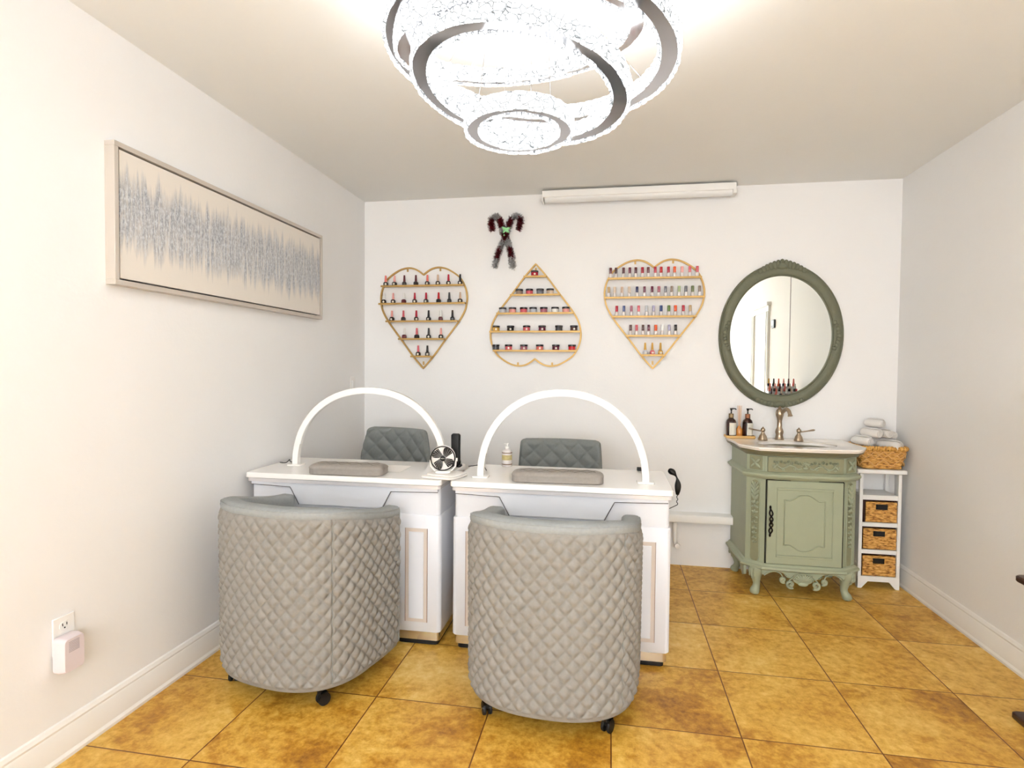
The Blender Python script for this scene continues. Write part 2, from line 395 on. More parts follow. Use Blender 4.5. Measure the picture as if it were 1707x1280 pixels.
# ------------------------------------------------------------------ small wall fittings
def plate(name, label, cat, y, z, w, h, x=XL, sgn=1):
    t = thing(name, label, cat, (x, y, z))
    MB().box(0, -w / 2, -h / 2, sgn * .006, w / 2, h / 2).obj('cover_plate', M_white, t, bevel=.002)
    return t
t = plate('wall_outlet', 'white wall outlet above the plug-in detector on the left wall', 'outlet', 1.536, .407, .074, .118)
for zc in (.028, -.028):
    MB().prism(rrect(.034, .026, .011), .006, .008, Matrix(((0, 0, 1, 0), (1, 0, 0, 0), (0, 1, 0, zc), (0, 0, 0, 1)))).obj('socket', M_whitem, t)
sl = MB()
sl.box(.0082, -.008, .028, .009, -.006, .036).box(.0082, .006, .028, .009, .008, .036).lathe([(.0025, 0), (.0025, .001)], (0, 0, 0), 8, Matrix.Translation((.0082, 0, .021)) @ Matrix.Rotation(PI / 2, 4, 'Y'))
sl.obj('slots', M_black, t)
t = thing('plug_in_detector', 'pale pinkish plug-in detector box with vent slits in the left wall outlet', 'detector', (XL + .0098, 1.53, .352))
bd = MB(); k = Matrix(((0, 0, 1, 0), (1, 0, 0, 0), (0, 1, 0, 0), (0, 0, 0, 1)))
secs = []
for x, w_, h_ in ((0, .074, .112), (.022, .076, .114), (.026, .073, .111), (.036, .071, .109), (.042, .066, .104)):
    secs.append([Vector((x, p[0], p[1])) for p in rrect(w_, h_, .012)])
bd.loft(secs).obj('case', mat('detector_plastic', (224, 211, 213), .45), t)
v = MB()
for i in range(8): v.box(.0415, -.020, .010 + i * .0045, .0428, .016, .0117 + i * .0045)
v.obj('vent', mat('detector_slit', (172, 158, 162), .6), t)
t = plate('light_switch', 'white light switch plate on the left wall near the corner', 'switch', 3.617, 1.150, .07, .115)
MB().box(.006, -.016, -.032, .010, .016, .032).obj('rocker', M_whitem, t, bevel=.002)
t = thing('wall_keypad', 'small dark keypad on the right wall between door and seam, seen in the mirror', 'keypad', (XR, 1.10, 1.775))
MB().box(-.018, -.055, -.045, 0, .055, .045).obj('case', mat('dark_keypad', (66, 70, 74), .4), t, bevel=.004)
MB().box(-.0195, -.035, -.015, -.017, .02, .03).obj('screen', mat('keypad_screen', (170, 176, 178), .3), t, smooth=0)

# ------------------------------------------------------------------ manicure desks
def manicure_desk(label, x0):
    # local x runs 0..W (body), y 0 front .. back, body front face at y=0
    W, D = .954, .43
    t = thing('manicure_desk', label, 'desk', (x0 + W / 2, 2.46, 0), group='white manicure desks side by side')
    hw = W / 2
    top = MB(); secs = []
    for z, o in ((.744, -.004), (.747, 0), (.765, 0), (.77, -.004)):
        secs.append([Vector((p[0], p[1], z)) for p in rrect(.968 + 2 * o, .47 + 2 * o, .022, cx=0, cy=.205)])
    top.loft(secs).obj('worktop', M_white, t)
    MB().prism(rrect(.955, .455, .02, cx=0, cy=.208), .727, .744).obj('worktop_trim', mat('trim_silver_white', (225, 220, 220), .25, metal=.2), t)
    up_ = MB().prism(rrect(.94, .42, .02, cx=0, cy=.218), .60, .727)
    up_.obj('upper_body', M_desk, t)
    # proud centre apron: a shallow trapezoid under a rail
    ap = MB(); M = Matrix(((1, 0, 0, 0), (0, 0, 1, -.006), (0, 1, 0, 0), (0, 0, 0, 1)))
    ap.prism([(-.463, .727), (-.463, .712), (-.26, .706), (-.215, .625), (.195, .625), (.238, .706), (.463, .712), (.463, .727)][::-1], 0, .018, M)
    ap.obj('apron', M_desk, t, smooth=0, bevel=.0015)
    for s_, xi in ((-1, -.2625), (1, .2405)):
        MB().tube([(s_ * .463, -.0035, .7105), (xi, -.0035, .7045), (xi + .045 if s_ < 0 else xi - .043, -.0035, .6235)], .0016, 5).obj('reveal_line', mat('dark_reveal', (80, 76, 82), .6), t)
    MB().box(-.25, .03, .08, .25, .05, .62).obj('modesty_panel', M_desk, t, smooth=0)
    for s in (-1, 1):
        cx = s * (hw - .115)
        pd = MB(); secs = []
        for z, o in ((.066, -.003), (.07, 0), (.598, 0), (.604, -.004)): secs.append([Vector((p[0], p[1], z)) for p in rrect(.23 + 2 * o, .435 + 2 * o, .02, cx=cx, cy=.2175)])
        pd.loft(secs)
        po = pd.obj('pedestal', M_desk, t)
        ix0, ix1, iz0, iz1 = cx - .051, cx + .051, .112, .542
        f_ = MB(); q = .016
        # recessed frame moulding with raised field
        for a, b_, c_, d_ in ((ix0, iz0, ix1, iz0 + q), (ix0, iz1 - q, ix1, iz1), (ix0, iz0 + q, ix0 + q, iz1 - q), (ix1 - q, iz0 + q, ix1, iz1 - q)): f_.box(a, -.0025, b_, c_, .002, d_)
        f_.obj('panel_frame', M_panel, po, smooth=0)
        MB().box(ix0 + q, -.006, iz0 + q, ix1 - q, .002, iz1 - q).obj('panel_field', M_desk, po, smooth=0, bevel=.002)
        e = MB()
        e.box(ix0 - .002, -.004, iz0, ix0, .002, iz1).box(ix1, -.004, iz0, ix1 + .002, .002, iz1)
        e.obj('panel_edge', mat('panel_edge_brown', (150, 120, 104), .5), po, smooth=0)
        MB().prism(rrect(.212, .415, .018, cx=cx, cy=.2175), .025, .067).obj('plinth', M_silver, t)
        MB().prism(rrect(.19, .39, .018, cx=cx, cy=.2175), 0, .025).obj('foot', M_rubber, t)
    return t
manicure_desk('white manicure desk on the left, standing against the left wall', -1.70)
manicure_desk('white manicure desk on the right, nearer the green vanity', -.692)

def arch_lamp(label, x0, y0, x1, y1, ztop, lit_side):
    cx, cy = (x0 + x1) / 2, (y0 + y1) / 2; a = math.atan2(y1 - y0, x1 - x0); R = math.hypot(x1 - x0, y1 - y0) / 2
    t = thing('arch_lamp', label, 'lamp', (cx, cy, .77), a, group='white half-moon lamps arching over the desks')
    h = ztop - .77 - .006
    b = MB(); secs = []
    N = 48
    for i in range(N + 1):
        th = PI * i / N
        # slightly squared half ellipse, straight at the feet
        ex = math.copysign(abs(math.cos(th)) ** .94, math.cos(th)); ez = abs(math.sin(th)) ** .94
        p = Vector((-R * ex, 0, .006 + h * ez)); nx = Vector((-math.cos(th), 0, math.sin(th) * .8)).normalized()
        secs.append([p + nx * r_ + Vector((0, y_, 0)) for r_, y_ in ((-.015, -.015), (.012, -.015), (.015, -.012), (.015, .012), (.012, .015), (-.015, .015))])
    b.loft(secs); b.obj('arch', M_white, t)
    d = MB(); secs = []
    for i in range(4, N - 3):
        th = PI * i / N
        ex = math.copysign(abs(math.cos(th)) ** .94, math.cos(th)); ez = abs(math.sin(th)) ** .94
        p = Vector((-R * ex, 0, .006 + h * ez)); nx = Vector((-math.cos(th), 0, math.sin(th) * .8)).normalized()
        secs.append([p + nx * r_ + Vector((0, y_, 0)) for r_, y_ in ((-.0165, -.010), (-.0145, -.010), (-.0145, .010), (-.0165, .010))])
    d.loft(secs).obj('light_strip', M_lens, t)
    for s in (-1, 1):
        MB().prism(rrect(.075, .062, .008, cx=s * R, cy=0), 0, .008).obj('base_plate', M_white, t, bevel=.002)
    return t
arch_lamp('white half-moon lamp arching over the left manicure desk', -1.575, 2.66, -.795, 2.68, 1.158, 1)
arch_lamp('white half-moon lamp arching over the right manicure desk', -.585, 2.555, .160, 2.575, 1.166, -1)

def arm_rest(label, x0, x1, y0, y1, rz):
    w_ = x1 - x0; d = y1 - y0
    t = thing('arm_rest', label, 'arm rest', ((x0 + x1) / 2, (y0 + y1) / 2, .771), rz, group='padded arm rests on the desks')
    secs = []
    for z, o in ((0, -.004), (.003, 0), (.026, 0), (.030, .001), (.034, 0), (.041, -.008), (.046, -.02)):
        secs.append([Vector((p[0], p[1], z)) for p in rrect(w_ + 2 * o, d + 2 * o, min(.038, d / 2 + o - .001), 8)])
    b = MB(); b.loft(secs); c = b.obj('cushion', M_pad, t, smooth=50)
    s_ = MB()
    rr = rrect(w_ + .001, d + .001, .038, 8); s_.tube([(p[0], p[1], .029) for p in rr], .0014, 5, closed=True)
    s_.obj('piping', M_pad, t)
    st = MB()
    for k in range(-3, 4):
        for sg in (1, -1):
            x = k * .052
            pts = []
            for i in range(9):
                f_ = -1 + 2 * i / 8
                px, py = x + sg * f_ * .026, f_ * d * .27
                if abs(px) < w_ / 2 - .03: pts.append((px, py, .0462))
            if len(pts) > 2: st.tube(pts, .0012, 5)
    st.obj('stitching', mat('pad_stitch', (128, 122, 112), .8), t)
arm_rest('grey padded arm rest on the left manicure desk', -1.395, -1.035, 2.445, 2.575, math.radians(3))
arm_rest('grey padded arm rest on the right manicure desk', -.43, -.025, 2.47, 2.60, math.radians(3))
# thin white paper towel behind the left arm rest
b = MB(); secs = []
for i in range(15):
    x = -.19 + .40 * i / 14
    secs.append([Vector((x, -.10, .002 + .0015 * math.sin(i * 1.3))), Vector((x, .08, .002 + .0012 * math.cos(i * 1.1))), Vector((x, .08, .0005)), Vector((x, -.10, .0005))])
o = b.loft(secs).obj('paper_towel', M_cloth); o.location = (-1.20, 2.67, .7705); o.rotation_euler = (0, 0, math.radians(2))
tag(o, 'thin white paper towel lying behind the arm rest on the left desk', 'towel')

# folded white towel bridging the two desks, carrying the fan
b = MB(); secs = []
for z, o_ in ((0, -.004), (.003, 0), (.008, 0), (.011, -.004)):
    secs.append([Vector((p[0] + (.008 * math.sin(9 * p[1])), p[1] + .006 * math.sin(11 * p[0]), z)) for p in rrect(.165 + 2 * o_, .135 + 2 * o_, .015, 5)])
b.loft(secs); secs = []
for z, o_ in ((.0105, -.006), (.014, -.002), (.019, -.002), (.021, -.008)):
    secs.append([Vector((p[0] + .01 + (.006 * math.sin(14 * p[1])), p[1] + .004, z)) for p in rrect(.15 + 2 * o_, .12 + 2 * o_, .015, 5)])
b.loft(secs)
o = b.obj('folded_towel', M_cloth); o.location = (-.748, 2.515, .7705); o.rotation_euler = (0, 0, math.radians(-14))
tag(o, 'folded white towel lying across the gap between the two desks', 'towel')
# mini fan
t = thing('desk_fan', 'small white and black desk fan standing on the folded towel', 'fan', (-.752, 2.51, .792), math.radians(12))
MB().prism(rrect(.07, .06, .02), 0, .012).obj('base', M_white, t, bevel=.003)
yk = MB(); yk.tube([(-.058, 0, .058), (-.056, 0, .03), (-.04, 0, .012), (0, 0, .006), (.04, 0, .012), (.056, 0, .03), (.058, 0, .058)], .0045, 8)
yk.lathe([(.008, -.004), (.008, .004)], (0, 0, 0), 14, Matrix.Translation((.062, 0, .06)) @ Matrix.Rotation(PI / 2, 4, 'Y')); yk.obj('stand', M_white, t)
K = Matrix.Translation((0, -.01, .068)) @ Matrix.Rotation(PI / 2, 4, 'X')
hs = MB(); hs.lathe([(.0535, -.006), (.056, -.010), (.056, -.03), (.045, -.042), (.0, -.045)], seg=36, M=K); hs.obj('housing', M_white, t)
rg = MB(); rg.tube([K @ Vector((.0545 * math.cos(a), .0545 * math.sin(a), .008)) for a in [2 * PI * k / 36 for k in range(36)]], .0028, 8, closed=True)
rg.tube([K @ Vector((0, -.054, .008)), K @ Vector((0, -.066, .006))], [.006, .002], 8); rg.obj('front_ring', M_black, t)
bl = MB()
for k in range(4):
    a = k * PI / 2 + .6
    pts0, pts1 = [], []
    for i in range(9):
        q = i / 8; r_ = .010 + .038 * q; wdt = .013 + .022 * math.sin(q * PI * .8)
        pts0.append((r_, wdt)); pts1.append((r_, -wdt * .55))
    for i in range(8):
        vs = []
        for (r_, w_) in (pts0[i], pts0[i + 1], pts1[i + 1], pts1[i]):
            tw = w_ * .35
            vs.append(K @ Vector((r_ * math.cos(a) - w_ * math.sin(a), r_ * math.sin(a) + w_ * math.cos(a), -.004 + tw)))
        vs2 = [v_ + (K.to_3x3() @ Vector((0, 0, -.0012))) for v_ in vs]
        bl.add(vs + vs2, [(0, 1, 2, 3), (7, 6, 5, 4), (0, 4, 5, 1), (1, 5, 6, 2), (2, 6, 7, 3), (3, 7, 4, 0)])
bl.obj('blades', M_black, t)
hb = MB(); hb.lathe([(.013, -.006), (.013, .008), (.010, .011), (0, .012)], seg=20, M=K); hb.obj('hub', M_black, t)
mk = MB(); mk.tube([K @ Vector(p) for p in catmull([(-.009, -.001, .0125), (-.006, .002, .0125), (-.003, -.002, .0125), (0, .002, .0125), (.003, -.001, .0125), (.009, 0, .0125)], 4)], .0008, 4); mk.obj('hub_mark', M_label, t)
gr = MB()
for k in range(30):
    a = 2 * PI * k / 30; c_, s_ = math.cos(a), math.sin(a); a2 = a + .25
    gr.tube([K @ Vector((.012 * c_, .012 * s_, .0125)), K @ Vector((.03 * math.cos(a + .12), .03 * math.sin(a + .12), .0135)), K @ Vector((.053 * math.cos(a2), .053 * math.sin(a2), .009))], .00032, 4)
gr.obj('grille', M_whitem, t)
# upright black device
t = thing('upright_device', 'tall black device with rounded top standing upright behind the fan', 'device', (-.772, 2.80, .771))
b = MB(); secs = []
for z, o_ in ((.03, 0), (.158, 0), (.164, -.002), (.168, -.007)): secs.append([Vector((p[0], p[1], z)) for p in rrect(.046 + 2 * o_, .03 + 2 * o_, .008, 4)])
b.loft(secs).obj('body', M_black, t)
MB().prism(rrect(.06, .05, .012), 0, .012).prism(rrect(.05, .034, .01), .012, .030).obj('stand', M_black, t, bevel=.002)
# spray bottle on the right desk
t = thing('lotion_bottle', 'clear bottle with white pump cap and yellow label at the back of the right desk', 'bottle', (-.518, 2.865, .7705))
MB().lathe([(.024, 0), (.026, .003), (.026, .07), (.022, .082), (.010, .088), (.010, .092)], seg=20).obj('bottle', mat('clear_plastic', (232, 224, 220), .25, alpha=.85), t)
MB().lathe([(.0265, .034), (.0265, .060)], seg=20).obj('label', mat('yellow_label', (186, 170, 118), .6, noise=.35, nscale=90), t)
for z_ in (.010, .068): MB().lathe([(.0268, z_), (.0268, z_ + .005)], seg=20).obj('label_band', mat('brown_band', (130, 106, 88), .6), t)
MB().lathe([(.011, .092), (.011, .102), (.004, .104), (.004, .114), (.008, .115), (.008, .119), (.002, .12)], seg=14).tube([(0, 0, .116), (-.016, 0, .114)], .003, 8).obj('pump', M_white, t)
# cords
o = MB().tube(catmull([(-.705, 2.80, .7735), (-.68, 2.79, .779), (-.65, 2.80, .782), (-.62, 2.78, .778), (-.59, 2.70, .776)], 6), .0022, 6).obj('power_cord', M_rubber)
tag(o, 'thin black power cord between the black device and the right lamp', 'cord')
o = MB().tube(catmull([(-1.69, 2.70, .7735), (-1.655, 2.70, .7745), (-1.635, 2.70, .790), (-1.625, 2.69, .782), (-1.60, 2.68, .781)], 6), .0022, 6).obj('power_cord', M_rubber)
tag(o, 'short black cord at the wall end of the left desk by the lamp foot', 'cord')
t = thing('corded_appliance', 'black appliance with coiled cord hanging behind the right end of the right desk', 'appliance', (.325, 2.90, .655))  # generic black appliance, kind not identified
b = MB(); b.tube(catmull([(-.030, .015, .118), (-.01, .0, .108), (.006, 0, .085), (.012, 0, .05), (.010, 0, .0)], 5), [.010 + .006 * math.sin(i * .5) for i in range(21)], 10); b.obj('body', M_black, t)
b = MB(); b.tube([(.010 + .003 * math.cos(i * 1.1), .004 * math.sin(i * 1.1), .0 - i * .004) for i in range(14)] + [(-.03, .01, -.075), (-.10, .02, -.13), (-.13, .02, -.3), (-.13, .02, -.654)], .002, 5); b.obj('cord', M_rubber, t)
o = MB().box(-.014, -.008, 0, .014, .008, .018).obj('black_clip', M_black, bevel=.003); o.location = (.150, 2.878, .7705)
tag(o, 'small black clip on the back edge of the right desk near the lamp foot', 'clip')
t = thing('drop_pipe', 'white pipe stub with round cap below the ledge beside the right desk', 'pipe', (.425, 3.775, 0))
b = MB(); b.tube([(0, 0, .291), (0, 0, .17), (.004, -.006, .155), (.012, -.03, .148)], .013, 12); b.obj('pipe', M_trim, t)
MB().lathe([(.016, 0), (.018, .006), (.016, .018), (0, .020)], (0, 0, 0), 14, Matrix.Translation((.012, -.03, .148)) @ Matrix.Rotation(PI / 2, 4, 'X')).obj('cap', M_white, t)
o = MB().tube(catmull([(0, 0, .70), (.004, 0, .5), (.002, 0, .35), (.005, 0, .17), (-.004, 0, .12), (-.02, -.0, .11)], 6), .004, 6).obj('beige_cable', mat('beige_cable', (190, 170, 140), .5))
o.location = (.275, 2.96, 0); tag(o, 'beige cable hanging down behind the right end of the right desk', 'cable')

# ------------------------------------------------------------------ quilted barrel chairs
HWX, BACK, FRONT = .318, .285, .195
def u_path(n):
    """plan of the barrel from the left arm tip round the back to the right arm tip, even arc length"""
    P = []
    for i in range(30): P.append((-HWX - .004 * math.sin(i / 30 * PI), FRONT * (1 - i / 30)))
    for i in range(181):
        a = PI + PI * i / 180; e = 2 / 2.5
        c_, s_ = math.cos(a), math.sin(a)
        P.append((math.copysign(abs(c_) ** e, c_) * HWX, -abs(s_) ** e * BACK))
    for i in range(1, 31): P.append((HWX + .004 * math.sin(i / 30 * PI), FRONT * i / 30))
    L = [0]
    for a, b_ in zip(P, P[1:]): L.append(L[-1] + math.hypot(b_[0] - a[0], b_[1] - a[1]))
    out = []; j = 0
    for i in range(n + 1):
        s_ = L[-1] * i / n
        while j < len(L) - 2 and L[j + 1] < s_: j += 1
        q = (s_ - L[j]) / max(L[j + 1] - L[j], 1e-9)
        out.append(Vector((P[j][0] + (P[j + 1][0] - P[j][0]) * q, P[j][1] + (P[j + 1][1] - P[j][1]) * q, 0)))
    return out, L[-1]
def barrel_chair(label, loc, rz):
    t = thing('barrel_chair', label, 'chair', loc, rz, group='grey quilted barrel chairs facing the desks')
    N = 440; path, LT = u_path(N)
    nrm = []
    for i in range(N + 1):
        a = path[max(i - 1, 0)]; b_ = path[min(i + 1, N)]; d = (b_ - a).normalized(); nrm.append(Vector((d.y, -d.x, 0)))
    def ztop(p): 
        q = min(max((p.y + BACK) / (BACK + FRONT), 0), 1); return .752 - .072 * (q * q * (3 - 2 * q))
    TH = .072; QW, QH = .0535, .0585
    # quilted outer skin
    b = MB(); secs = []; NZ = 170
    for i in range(N + 1):
        s_ = LT * i / N; col = []; zt = ztop(path[i]) - .035
        seam = min(abs(s_ - LT / 2 - .30), abs(s_ - LT / 2 + .30))
        for k in range(NZ + 1):
            z = .088 + (zt - .088) * k / NZ
            u = (s_ - LT / 2) / QW; v_ = z / QH; A = u + v_; B = u - v_
            fa, fb = abs(math.sin(PI * A)), abs(math.sin(PI * B))
            h_ = .0130 * (fa * fb) ** .62
            edge = min(1, (zt - z) / .03, (z - .088) / .012); h_ *= max(0, edge) ** .5
            h_ *= min(1, seam / .006) if seam < .006 else 1
            tp = .982 + .018 * (z / .75)
            p = path[i] * tp + nrm[i] * h_; p.z = z; col.append(p)
        # rounded lower edge
        low = [Vector((path[i].x * .955, path[i].y * .955, .070)), Vector((path[i].x * .974, path[i].y * .974, .074)), Vector((path[i].x * .981, path[i].y * .981, .081))]
        secs.append(low + col)
    b.loft(secs, cap=False, closed=False); b.obj('quilted_shell', M_fab, t, smooth=80)
    # rolled rim, inner wall
    b = MB(); secs = []; st = 3
    idx = list(range(0, N + 1, st)) + ([N] if N % st else [])
    for i in idx:
        zt = ztop(path[i]); n_ = nrm[i]; p0 = Vector((path[i].x, path[i].y, 0)); col = []
        prof = [(-.004, zt - .040), (.002, zt - .032), (.004, zt - .02), (.0015, zt - .010), (-.006, zt - .003), (-.02, zt), (-.05, zt), (-.064, zt - .004), (-.071, zt - .012), (-.074, zt - .03), (-.072, zt - .12), (-.070, .44), (-.066, .40), (-.03, .40)]
        for o_, z in prof: q = p0 + n_ * o_; q.z = z; col.append(q)
        secs.append(col)
    b.loft(secs, cap=True); b.obj('padded_rim', M_fabi, t, smooth=60)
    b = MB()
    b.tube([path[i] + nrm[i] * .001 + Vector((0, 0, ztop(path[i]) - .0085)) for i in idx], .0022, 6)
    b.obj('piping', M_fabi, t)
    for sd in (1, -1):
        i = min(range(N + 1), key=lambda k: abs(LT * k / N - LT / 2 - sd * .30))
        b = MB(); b.tube([Vector((path[i].x * (.982 + .018 * z / .75), path[i].y * (.982 + .018 * z / .75), z)) + nrm[i] * .0015 for z in [.09 + (ztop(path[i]) - .05 - .09) * k / 10 for k in range(11)]], .0018, 6)
        b.obj('seam', mat('seam_thread', (140, 142, 138), .8), t)
    # closing panels at the arm tips
    for i, sgn in ((0, -1), (N, 1)):
        p0 = path[i]; zt = ztop(p0)
        b = MB(); x0, x1 = (p0.x - .001, p0.x + .070) if sgn < 0 else (p0.x - .070, p0.x + .001)
        b.prism(rrect(.073, zt - .085, .02, 4, cx=(x0 + x1) / 2, cy=(zt - .002 + .083) / 2), 0, .012, Matrix(((1, 0, 0, 0), (0, 0, 1, p0.y - .004), (0, 1, 0, 0), (0, 0, 0, 1))))
        b.obj('arm_front', M_fabi, t, bevel=.004)
    # seat
    inner = [(p.x * .77, p.y * .77) for p in path[::6]] + [(.23, .245), (-.23, .245)]
    b = MB(); secs = []
    for z, k in ((.30, .97), (.32, 1), (.42, 1), (.445, .97), (.455, .9)): secs.append([Vector((p[0] * k, p[1] * k, z)) for p in inner])
    b.loft(secs).obj('seat', M_fabi, t, smooth=60)
    b = MB(); b.prism([(p.x * .93, p.y * .93) for p in path[::6]], .070, .30); b.obj('base', M_black, t)
    for x, y, a in ((-.215, -.185, .5), (.215, -.185, -.4), (-.23, .15, .2), (.23, .15, 1.0)):
        cs_ = MB().lathe([(.009, .045), (.009, .071), (.022, .0705), (.022, .066)], (x, y, 0), 12); M = Matrix.Translation((x, y, 0)) @ Rz(a)
        cs_.box(-.016, -.004, .028, .016, .024, .05, M); co = cs_.obj('caster', M_black, t)
        wl = MB()
        for o_ in (-.016, .006):
            wl.lathe([(.008, 0), (.0225, 0), (.0235, .002), (.0235, .008), (.0225, .010), (.008, .010)], (0, 0, 0), 20, M @ Matrix.Translation((o_, .012, .0236)) @ Matrix.Rotation(PI / 2, 4, 'Y'))
        wl.obj('wheel', M_rubber, co)
        MB().lathe([(.006, 0), (.006, .003)], (0, 0, 0), 10, M @ Matrix.Translation((-.0195, .012, .0236)) @ Matrix.Rotation(PI / 2, 4, 'Y')).obj('hub_cap', M_chrome, co)
    return t
barrel_chair('grey quilted barrel chair facing the left desk, turned toward the right', (-1.235, 2.175, 0), math.radians(-11))
barrel_chair('grey quilted barrel chair facing the right desk, back to the viewer', (-.203, 2.18, 0), math.radians(-3))

# ------------------------------------------------------------------ technician chairs behind the desks
def tech_chair(label, loc, rz, wt, wb, ht):
    t = thing('technician_chair', label, 'chair', loc, rz, group='slate grey quilted chairs behind the desks')
    # backrest faces -y (toward the viewer); curved, quilted
    b = MB(); NX, NZ = 110, 70; zb = .52
    front, back = [], []
    for k in range(NZ + 1):
        q = k / NZ; z = zb + (ht - zb) * q; hw_ = (wb + (wt - wb) * q ** 2.2) / 2
        rowf, rowb = [], []
        for i in range(NX + 1):
            s_ = -1 + 2 * i / NX
            cor = 1.0
            if q > .93: hwq = hw_ - .03 * (1 - math.sqrt(max(0, 1 - ((q - .93) / .07) ** 2)))
            else: hwq = hw_
            x = s_ * hwq; y = -.05 * (x / .23) ** 2
            A = (x / .105 + z / .105); B = (x / .105 - z / .105)
            hh = .014 * (abs(math.sin(PI * A)) * abs(math.sin(PI * B))) ** .5
            ed = min(1, (1 - abs(s_)) / .06, (ht - z) / .035, (z - zb) / .03); ed = max(0, ed) ** .5
            hh *= ed
            rowf.append(Vector((x, y - .022 * ed - hh, z))); rowb.append(Vector((x, y + .022 * ed + .002, z)))
        front.append(rowf); back.append(rowb)
    b.loft(front, cap=False, closed=False); b.loft(back, cap=False, closed=False)
    # rim strip
    rim = [(front[0][i], back[0][i]) for i in range(NX + 1)] + [(front[k][NX], back[k][NX]) for k in range(1, NZ + 1)] + [(front[NZ][i], back[NZ][i]) for i in range(NX - 1, -1, -1)] + [(front[k][0], back[k][0]) for k in range(NZ - 1, -1, -1)]
    b.loft([[p, q] for p, q in rim], cap=False, closed=False)
    b.obj('backrest', M_fabd, t, smooth=75)
    secs = []
    for z, o_ in ((.44, -.01), (.45, 0), (.49, 0), (.51, -.012), (.515, -.04)): secs.append([Vector((p[0], p[1], z)) for p in rrect(.42 + 2 * o_, .40 + 2 * o_, .07, 6, cy=-.20)])
    MB().loft(secs).obj('seat', M_fabd, t, smooth=60)
    MB().tube([(0, .03, .60), (0, .05, .52), (0, .02, .44), (0, -.1, .435)], .014, 8).obj('back_bracket', M_chrome, t)
    MB().lathe([(.028, .06), (.028, .25), (.018, .255), (.018, .43), (.06, .435), (.06, .44)], (0, -.2, 0), 20).obj('post', M_chrome, t)
    for k in range(5):
        a = 2 * PI * k / 5 + .3; c_, s_ = math.cos(a), math.sin(a)
        lg_ = MB().tube([(0, -.2, .085), (.12 * c_, -.2 + .12 * s_, .08), (.25 * c_, -.2 + .25 * s_, .06)], [.022, .018, .012], 8).obj('leg', M_chrome, t)
        x, y = .25 * c_, -.2 + .25 * s_
        MB().lathe([(.004, -.014), (.022, -.014), (.025, -.010), (.025, .010), (.022, .014), (.004, .014)], (0, 0, 0), 14, Matrix.Translation((x, y, .0255)) @ Rz(a) @ Matrix.Rotation(PI / 2, 4, 'X')).tube([(x, y, .062), (x, y, .04)], .006, 6).obj('caster', M_black, lg_)
tech_chair('slate grey quilted technician chair behind the left desk, turned slightly sideways', (-1.290, 3.385, 0), math.radians(-14), .42, .535, .897)
tech_chair('slate grey quilted technician chair behind the right desk, facing the viewer', (-.285, 3.385, 0), 0, .468, .50, .858)

# ------------------------------------------------------------------ heart shelves and their polish
HEART = [(0, .07), (.045, .035), (.10, .008), (.17, 0), (.26, .025), (.37, .10), (.425, .19), (.447, .28), (.443, .36), (.42, .44), (.355, .55), (.225, .72), (.105, .88), (0, 1.0)]
def heart_rack(label, cx, ztop, zbot, inverted, shelf_z):
    Hh = ztop - zbot
    t = thing('heart_shelf', label, 'wall shelf', (cx, YB, (zbot + ztop) / 2), group='gold heart-shaped wall racks')
    zc = (zbot + ztop) / 2
    half = catmull([(x, y, 0) for x, y in HEART], 6)
    def P(p, s_): 
        z = (ztop - p.y * Hh) if not inverted else (zbot + p.y * Hh)
        return Vector((s_ * p.x * Hh, 0, z - zc))
    loop = [P(p, 1) for p in half] + [P(p, -1) for p in half[-2:0:-1]]
    fb = MB(); n = len(loop); secs = []
    for i in range(n):
        a, b_ = loop[i - 1], loop[(i + 1) % n]; d = (b_ - a).normalized(); nn = Vector((d.z, 0, -d.x))
        secs.append([loop[i] + nn * o_ + Vector((0, y_, 0)) for o_, y_ in ((-.0055, -.014), (.0055, -.014), (.0055, -.002), (-.0055, -.002))])
    secs.append(secs[0]); fb.loft(secs, cap=False).obj('frame', M_gold, t)
    for z in shelf_z:
        q = (ztop - z) / Hh if not inverted else (z - zbot) / Hh
        hwid = 0
        for a, b_ in zip(half, half[1:]):
            if (a.y - q) * (b_.y - q) <= 0 and a.x > .03: hwid = max(hwid, (a.x + (b_.x - a.x) * ((q - a.y) / (b_.y - a.y if abs(b_.y - a.y) > 1e-6 else 1))) * Hh)
        s_ = MB(); zz = z - zc
        s_.box(-hwid, -.062, zz - .004, hwid, -.001, zz)
        s_.box(-hwid, -.064, zz - .011, hwid, -.060, zz + .001)
        s_.obj('shelf', M_gold, t, smooth=0)
    tabs = ([(-.17, .0), (.17, .0), (0, .965)])
    for tx, ty in tabs:
        z = ztop - ty * Hh if not inverted else zbot + ty * Hh
        sg = -1 if not inverted else 1
        if ty > .5: sg = -sg
        MB().box(tx * Hh - .006, -.004, z - zc + min(0, sg * .024), tx * Hh + .006, -.001, z - zc + max(0, sg * .024)).lathe([(.004, 0), (.004, .003)], (0, 0, 0), 8, Matrix.Translation((tx * Hh, -.004, z - zc + sg * .018)) @ Matrix.Rotation(PI / 2, 4, 'X')).obj('hanging_tab', M_gold, t, smooth=0)
SZ1 = [1.841, 1.719, 1.597, 1.475, 1.355]; SZ2 = [1.889, 1.768, 1.646, 1.524, 1.397]; SZ3 = [1.866, 1.742, 1.619, 1.495, 1.371]
heart_rack('gold heart wall rack on the left holding dark square polish bottles', -1.288, 1.966, 1.268, False, SZ1)
heart_rack('gold upside-down heart wall rack in the middle holding small jars', -.503, 1.975, 1.291, True, SZ2)
heart_rack('gold heart wall rack on the right crowded with clear polish bottles', .270, 1.984, 1.281, False, SZ3)

